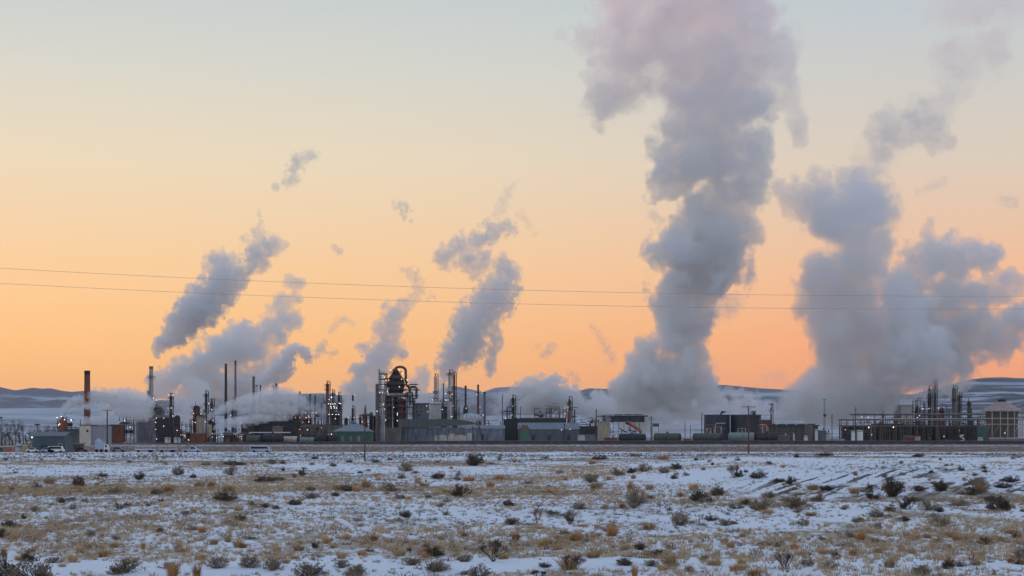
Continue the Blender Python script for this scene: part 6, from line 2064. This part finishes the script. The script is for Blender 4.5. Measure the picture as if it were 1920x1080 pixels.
PL = [
 dict(label='long crisp steam plume slanting up right of the round grey furnace stack', D=1180, edge=0.03, soft=.16, fade=(60, .30, 150, .07), seed=1,
      chains=[[(295, 661, 8), (312, 642, 16), (345, 607, 26), (372, 578, 32), (402, 548, 31), (424, 515, 27), (404, 488, 20)], [(328, 598, 16), (352, 590, 20)], [(430, 545, 18), (452, 512, 18), (474, 487, 22), (500, 468, 20), (518, 458, 16), (534, 456, 8)]]),
 dict(label='thin ragged wisp at the top of the slanting left plume', D=1180, dens=0.085, edge=0.29, soft=0.25, seed=2, name='steam_wisp', cat='steam wisp',
      chains=[[(478, 470, 18), (480, 440, 20), (487, 415, 9), (486, 392, 5)], [(455, 450, 12), (510, 455, 18)]]),
 dict(label='detached small cloud high above the left stacks', D=1180, dens=0.076, edge=0.24, soft=0.25, seed=3, name='steam_puff', cat='steam puff',
      chains=[[(520, 348, 13), (545, 335, 18), (556, 305, 20), (580, 290, 16), (598, 284, 8)]]),
 dict(label='broad grey steam bank drifting behind the thin black stack', D=1300, dens=.13, edge=0.04, soft=.2, seed=4,
      chains=[[(285, 735, 14), (310, 722, 24), (345, 700, 30), (385, 682, 34), (420, 665, 36), (452, 648, 34), (470, 635, 22)], [(350, 740, 24), (400, 730, 32), (450, 715, 34), (490, 715, 24)]]),
 dict(label='pale ragged upper cloud of the steam bank above the twin thin stacks', D=1320, dens=.08, edge=0.12, soft=.2, seed=5,
      chains=[[(438, 618, 15), (470, 625, 20), (505, 628, 28), (535, 605, 30), (528, 575, 26), (548, 555, 16)], [(545, 532, 18), (565, 530, 12)], [(480, 660, 24), (510, 680, 24)]]),
 dict(label='crisp twisted steam plume right of the short grey stacks', D=1120, dens=.34, edge=-0.04, seed=6, swell=1.22,
      chains=[[(481, 722, 4), (492, 712, 8), (508, 701, 12), (528, 688, 16), (540, 668, 15), (553, 652, 10), (572, 660, 11), (577, 673, 9)], [(492, 718, 5), (515, 712, 8), (535, 705, 10), (546, 692, 9)]]),
 dict(label='small broken steam puffs trailing right of the twisted plume', D=1120, dens=0.152, edge=0.24, soft=0.25, seed=7, name='steam_puff', cat='steam puff',
      chains=[[(592, 668, 9), (603, 655, 13), (609, 642, 8)], [(622, 663, 9), (632, 658, 7)]]),
 dict(label='arching pale steam jet blowing over the red brick chimney', D=960, dens=.28, soft=.2, edge=-0.14, seed=8, swell=1.22,
      chains=[[(114, 778, 3), (119, 767, 5), (130, 757, 7), (150, 749, 9), (172, 745, 11), (198, 742, 13), (225, 744, 15), (250, 748, 16), (275, 755, 14)], [(205, 765, 10), (228, 768, 14), (252, 770, 16), (272, 775, 14)]]),
 dict(label='thin second steam jet curling under the arching one', D=945, dens=.26, edge=-0.08, soft=0.25, seed=9, swell=1.22, name='steam_wisp', cat='steam wisp',
      chains=[[(125, 780, 2), (131, 770, 4), (147, 763, 6), (170, 761, 8), (195, 764, 10)], [(145, 795, 7), (160, 790, 9), (185, 788, 10), (205, 780, 12)]]),
 dict(label='white low steam jet spreading right in front of the process columns', D=1010, dens=.24, soft=.2, edge=-0.13, seed=10, swell=1.22,
      chains=[[(389, 787, 3), (397, 778, 6), (412, 770, 7), (430, 762, 9), (450, 756, 11), (472, 750, 12), (495, 745, 14), (520, 742, 16), (545, 745, 14), (565, 752, 10)], [(455, 770, 9), (485, 768, 13), (515, 765, 15), (545, 765, 14)], [(505, 785, 10), (530, 782, 11)]]),
 dict(label='small dense steam cloud low beside the tan vessel', D=1000, dens=.30, edge=-0.10, seed=11, swell=1.22,
      chains=[[(402, 803, 4), (415, 797, 7), (435, 793, 9), (455, 790, 10), (478, 787, 10), (500, 785, 8)]]),
 dict(label='hazy pale steam behind the left process columns', D=1240, dens=.11, edge=0.04, seed=12,
      chains=[[(335, 750, 14), (345, 770, 18), (375, 755, 20), (345, 785, 16)], [(360, 720, 14), (375, 735, 18)]]),
 dict(label='tall steam plume rising left of the arched pipe tower', D=1220, edge=0.06, soft=.18, fade=(20, .17, 110, .08), seed=13,
      chains=[[(655, 782, 16), (665, 760, 24), (678, 730, 30), (690, 700, 30), (702, 675, 31), (722, 652, 26), (748, 656, 17)], [(700, 765, 24), (710, 735, 26)], [(722, 628, 17), (733, 600, 24), (752, 580, 19)]]),
 dict(label='faint ragged wisps above the plume of the arched pipe tower', D=1220, dens=0.067, edge=0.27, soft=0.25, seed=14, name='steam_wisp', cat='steam wisp',
      chains=[[(770, 570, 14), (785, 545, 18), (775, 515, 16), (758, 508, 12)], [(805, 560, 10), (820, 552, 6)], [(660, 605, 10), (640, 600, 6)]]),
 dict(label='small detached puff high above the arched pipe tower', D=1220, dens=0.076, edge=0.24, soft=0.25, seed=15, name='steam_puff', cat='steam puff',
      chains=[[(742, 383, 11), (757, 392, 15), (768, 415, 8)]]),
 dict(label='tiny round steam puff between the left and middle plumes', D=1220, dens=0.114, edge=0.18, soft=0.25, seed=16, name='steam_puff', cat='steam puff',
      chains=[[(628, 464, 8), (636, 471, 9)]]),
 dict(label='pale steam hanging right behind the arched pipe tower', D=1260, dens=.09, edge=0.10, seed=17,
      chains=[[(780, 755, 22), (785, 725, 22), (790, 700, 17)], [(805, 745, 18), (820, 740, 14)]]),
 dict(label='tall leaning steam plume above the twin silver columns', D=1190, edge=0.04, soft=.18, fade=(40, .22, 130, .08), seed=18,
      chains=[[(829, 735, 7), (832, 715, 10), (836, 690, 16), (850, 668, 24), (872, 650, 30), (882, 622, 32), (878, 590, 22)], [(895, 610, 22), (905, 580, 30), (925, 560, 35), (942, 535, 30), (955, 515, 20)], [(912, 600, 13), (928, 625, 14), (926, 655, 14), (919, 682, 12), (918, 700, 7)]]),
 dict(label='torn upper cloud of the leaning middle plume', D=1200, dens=.10, edge=0.16, soft=.2, swell=1.7, seed=19,
      chains=[[(818, 485, 11), (840, 482, 20), (855, 465, 20), (880, 455, 16), (905, 450, 20)], [(880, 490, 20), (905, 485, 20), (890, 515, 12)], [(925, 432, 18), (950, 428, 16)], [(940, 495, 18), (960, 512, 12)]]),
 dict(label='very faint wisps above the torn middle cloud', D=1200, dens=0.034, edge=0.27, soft=0.25, seed=20, name='steam_wisp', cat='steam wisp',
      chains=[[(930, 400, 16), (945, 375, 18), (960, 345, 11)], [(975, 400, 12), (1003, 438, 8)]]),
 dict(label='rounded blue-grey steam mound over the long flat plant building', D=1080, dens=.24, edge=0.02, seed=21,
      chains=[[(970, 778, 5), (976, 768, 9), (990, 758, 16), (1015, 745, 24), (1035, 735, 26), (1060, 748, 24), (1085, 762, 18)], [(968, 735, 13), (990, 725, 14), (1010, 722, 16)], [(1105, 768, 18), (1130, 765, 20), (1120, 745, 12)]]),
 dict(label='thin white steam rising beside the geodesic dome tank', D=1130, dens=.10, edge=0.11, seed=22,
      chains=[[(922, 783, 7), (935, 770, 10), (945, 752, 11), (955, 740, 8)]]),
 dict(label='broken wisp hanging over the rounded steam mound', D=1150, dens=0.085, edge=0.26, soft=0.25, seed=23, name='steam_wisp', cat='steam wisp',
      chains=[[(1022, 663, 13), (1035, 650, 12)], [(1070, 702, 12), (1085, 712, 10)], [(1008, 650, 8)]]),
 dict(label='faint curling wisp left of the tallest plume', D=1150, dens=0.067, edge=0.27, soft=0.25, seed=24, name='steam_wisp', cat='steam wisp',
      chains=[[(1108, 612, 8), (1125, 630, 10), (1138, 655, 13), (1150, 675, 12)]]),
 dict(label='tallest and widest steam plume towering right of centre', D=1130, dens=.2, edge=0.08, seed=25, amp=.85, soft=.2, fade=(40, .17, 230, .065),
      chains=[[(1148, 786, 14), (1185, 782, 20), (1230, 778, 24), (1275, 775, 24), (1310, 772, 20)], [(1160, 768, 26), (1178, 742, 34), (1192, 708, 34), (1200, 680, 28)], [(1320, 745, 28), (1325, 705, 26)], [(1165, 782, 18), (1185, 760, 30), (1225, 745, 42), (1265, 735, 42), (1225, 700, 46), (1212, 672, 32)], [(1262, 700, 50), (1285, 660, 48), (1275, 625, 46), (1288, 590, 50), (1275, 560, 48), (1300, 530, 60), (1290, 490, 62), (1268, 465, 45), (1320, 450, 72), (1355, 425, 55), (1325, 395, 40)],
              [(1340, 500, 55), (1365, 460, 52), (1380, 400, 35), (1395, 345, 45)], [(1335, 372, 26), (1355, 355, 30)], [(1240, 355, 28), (1258, 325, 42), (1255, 280, 40), (1300, 300, 55), (1350, 290, 60), (1395, 320, 45)], [(1270, 240, 42), (1320, 240, 55), (1380, 250, 52), (1420, 285, 28)], [(1290, 195, 42), (1345, 190, 55), (1390, 200, 50)]]),
 dict(label='mauve spreading crown of the tallest plume at the top', D=1150, edge=0.02, seed=26, soft=0.28, fade=(220, .045, 300, .036), name='steam_cloud', cat='steam cloud',
      chains=[[(1120, 235, 20), (1128, 205, 34), (1150, 160, 48), (1175, 120, 62), (1200, 70, 78)], [(1270, 110, 75), (1340, 90, 80), (1400, 90, 70), (1440, 100, 50), (1465, 120, 30)], [(1250, 20, 95), (1350, 10, 95), (1290, -60, 110), (1180, -20, 60), (1390, -30, 60)],
              [(1470, 150, 24), (1482, 190, 24), (1490, 225, 20), (1503, 262, 14)], [(1380, 150, 55), (1420, 180, 40)], [(1060, 65, 22), (1100, 75, 30)]]),
 dict(label='faint pinkish side cloud trailing right of the tallest plume', D=1170, dens=0.038, edge=0.15, soft=0.25, seed=27, name='steam_wisp', cat='steam wisp',
      chains=[[(1345, 580, 24), (1375, 565, 22)], [(1410, 520, 16)], [(1325, 690, 22), (1318, 710, 16)], [(1225, 405, 14), (1240, 412, 12)]]),
 dict(label='huge blue-white steam bank rising from the cooling tower', D=1060, dens=.2, edge=0.02, seed=28, amp=.75, soft=.25, fade=(20, .13, 190, .05),
      chains=[[(1458, 788, 9), (1472, 775, 16), (1492, 762, 26), (1522, 748, 38), (1560, 735, 48), (1600, 735, 50), (1650, 735, 42)], [(1520, 780, 20), (1560, 775, 26), (1600, 765, 30)], [(1560, 700, 44), (1600, 680, 60), (1570, 640, 48), (1560, 600, 48), (1548, 560, 48), (1545, 515, 52), (1532, 490, 32)],
              [(1650, 690, 60), (1700, 690, 55), (1740, 680, 45), (1690, 630, 55), (1630, 620, 55)], [(1705, 590, 48), (1690, 545, 36)], [(1520, 735, 36), (1490, 765, 26)], [(1600, 560, 60), (1605, 500, 58), (1600, 450, 56), (1570, 410, 54), (1625, 400, 50)]]),
 dict(label='ragged grey upper cloud above the cooling tower steam bank', D=1090, edge=0.06, seed=29, soft=0.25, fade=(120, .075, 240, .04), name='steam_cloud', cat='steam cloud',
      chains=[[(1462, 350, 20), (1485, 365, 28), (1520, 380, 38), (1560, 385, 45), (1600, 375, 45), (1635, 370, 34)], [(1525, 335, 20), (1545, 345, 25)], [(1590, 330, 28), (1620, 335, 28)]]),
 dict(label='dark grey right lobe of the steam spreading to the edge', D=1130, edge=0.03, seed=30, soft=0.25, fade=(40, .14, 180, .07), name='steam_cloud', cat='steam cloud',
      chains=[[(1770, 710, 30), (1790, 680, 42), (1760, 640, 50), (1725, 590, 52), (1708, 540, 42), (1715, 500, 38), (1750, 480, 38), (1795, 490, 40), (1835, 485, 34), (1868, 478, 18)], [(1800, 640, 40), (1820, 600, 40), (1850, 625, 36), (1878, 635, 28), (1905, 605, 36), (1940, 590, 34)], [(1880, 520, 20), (1905, 535, 22)], [(1860, 650, 26), (1895, 650, 22)], [(1780, 560, 45), (1840, 560, 25), (1885, 555, 20)], [(1740, 440, 13), (1742, 412, 9)]]),
 dict(label='soft mauve cloud drifting high on the right', D=1200, dens=.032, edge=0.02, soft=0.35, seed=31, name='steam_cloud', cat='steam cloud',
      chains=[[(1640, 250, 24), (1675, 238, 36), (1710, 225, 38), (1745, 250, 34), (1778, 268, 16)], [(1655, 280, 22), (1725, 208, 18)]]),
 dict(label='small torn shreds below the high right cloud', D=1200, dens=0.038, edge=0.24, soft=0.25, seed=32, name='steam_wisp', cat='steam wisp',
      chains=[[(1718, 360, 8), (1745, 350, 12), (1768, 340, 12)], [(1880, 372, 14), (1905, 378, 14)]]),
 dict(label='faint pink haze cloud at the top right corner', D=1250, dens=.017, edge=-0.04, soft=0.35, seed=33, name='steam_cloud', cat='steam cloud',
      chains=[[(1760, 20, 28), (1800, 10, 36), (1850, 20, 40), (1900, -5, 36)], [(1780, 100, 34), (1840, 105, 42), (1870, 70, 34)]]),
 dict(label='low tan steam veil behind the two dark tanks', D=1230, dens=.085, edge=0.15, seed=34,
      chains=[[(1290, 785, 16), (1310, 765, 20), (1350, 758, 22), (1400, 758, 24), (1440, 765, 18)], [(1330, 740, 12), (1385, 738, 13)]]),
 dict(label='pale thin steam between the pipe rack and the steam bank', D=1180, dens=.035, edge=0.11, seed=35,
      chains=[[(1600, 780, 14), (1640, 775, 18), (1690, 762, 20), (1730, 740, 20)], [(1765, 720, 14), (1760, 745, 12)], [(1790, 735, 16), (1810, 718, 16)]]),
 dict(label='faint dusky smudge low in the orange sky left of the steam bank', D=1500, dens=0.011, edge=0.05, soft=0.25, seed=36, name='steam_wisp', cat='steam wisp',
      chains=[[(1435, 710, 12), (1455, 705, 15), (1475, 715, 12)]]),
 dict(label='light steam drifting at the foot of the tallest plume', D=1090, dens=.07, edge=0.15, seed=37,
      chains=[[(1185, 795, 10), (1205, 790, 14), (1240, 785, 18), (1275, 790, 16)], [(1160, 795, 8)], [(1225, 805, 12), (1260, 808, 12), (1290, 805, 12)]]),
 dict(label='thin pale steam drifting over the rusty exchanger bank', D=1030, dens=.07, edge=0.0, soft=.25, seed=40, name='steam_wisp', cat='steam wisp',
      chains=[[(548, 772, 10), (575, 766, 12), (600, 770, 11)]]),
 dict(label='faint curl of vapour between the twisted plume and the arched pipe tower', D=1150, dens=.07, edge=0.12, soft=.25, seed=41, name='steam_wisp', cat='steam wisp',
      chains=[[(618, 622, 7), (630, 608, 9), (645, 596, 7)]]),
 dict(label='pale steam rising behind the rust-brown stack right of the dome tank', D=1140, dens=.06, edge=0.02, soft=.25, seed=42, name='steam_wisp', cat='steam wisp',
      chains=[[(868, 762, 9), (885, 750, 11)], [(925, 760, 10), (945, 745, 12), (960, 735, 11)]]),
 dict(label='faint veil joining the steam bank to the high right cloud', D=1150, dens=.012, edge=-0.05, soft=.3, seed=43, name='steam_wisp', cat='steam wisp',
      chains=[[(1610, 330, 30), (1640, 295, 32), (1665, 265, 32)], [(1760, 210, 30), (1790, 160, 34)]]),
]
for d_ in PL:
    plume(**d_)

# the two wires crossing the view
for k_, (tab, lab) in enumerate((([(0, 503), (200, 513.5), (400, 523), (600, 531.5), (800, 539), (1000, 545), (1200, 549), (1500, 553), (1920, 555.5)], 'upper of the two overhead wires crossing the sky'),
                                 ([(0, 525), (250, 539), (500, 549.5), (850, 560.5), (1200, 568.5), (1500, 572), (1920, 574)], 'lower of the two overhead wires crossing the sky'))):
    xs = np.array([t[0] for t in tab], float)
    ys = np.array([t[1] for t in tab], float)
    cf = np.polyfit(xs, ys, 2)
    Dw = 62.0
    pth = [(X(px, Dw), Dw + 1.5 * k_, Z(float(np.polyval(cf, px)), Dw)) for px in range(-900, 2900, 100)]
    solo('overhead_wire', MB().tube([(p[0], p[1], p[2]) for p in pth], 0.0065, 5), mat('weathered_wire', (0.42, 0.40, 0.40), 0.5, 0.5), pth[0], lab, 'wire')

# evening air: one closed box of very thin haze
HAZE = bpy.data.materials.new('thin_evening_air')
HAZE.use_nodes = True
HAZE.node_tree.nodes.clear()
_o = HAZE.node_tree.nodes.new('ShaderNodeOutputMaterial')
_v = HAZE.node_tree.nodes.new('ShaderNodeVolumePrincipled')
_v.inputs['Color'].default_value = (0.86, 0.90, 0.97, 1)
_v.inputs['Density'].default_value = 0.000021
_v.inputs['Anisotropy'].default_value = 0.0
HAZE.node_tree.links.new(_v.outputs[0], _o.inputs['Volume'])
o = bpy.data.objects.new('haze', MB().box(-25500, 25500, -3500, 23500, -1.6, 480).mesh('haze', HAZE))
COL.objects.link(o)
o['kind'] = 'stuff'
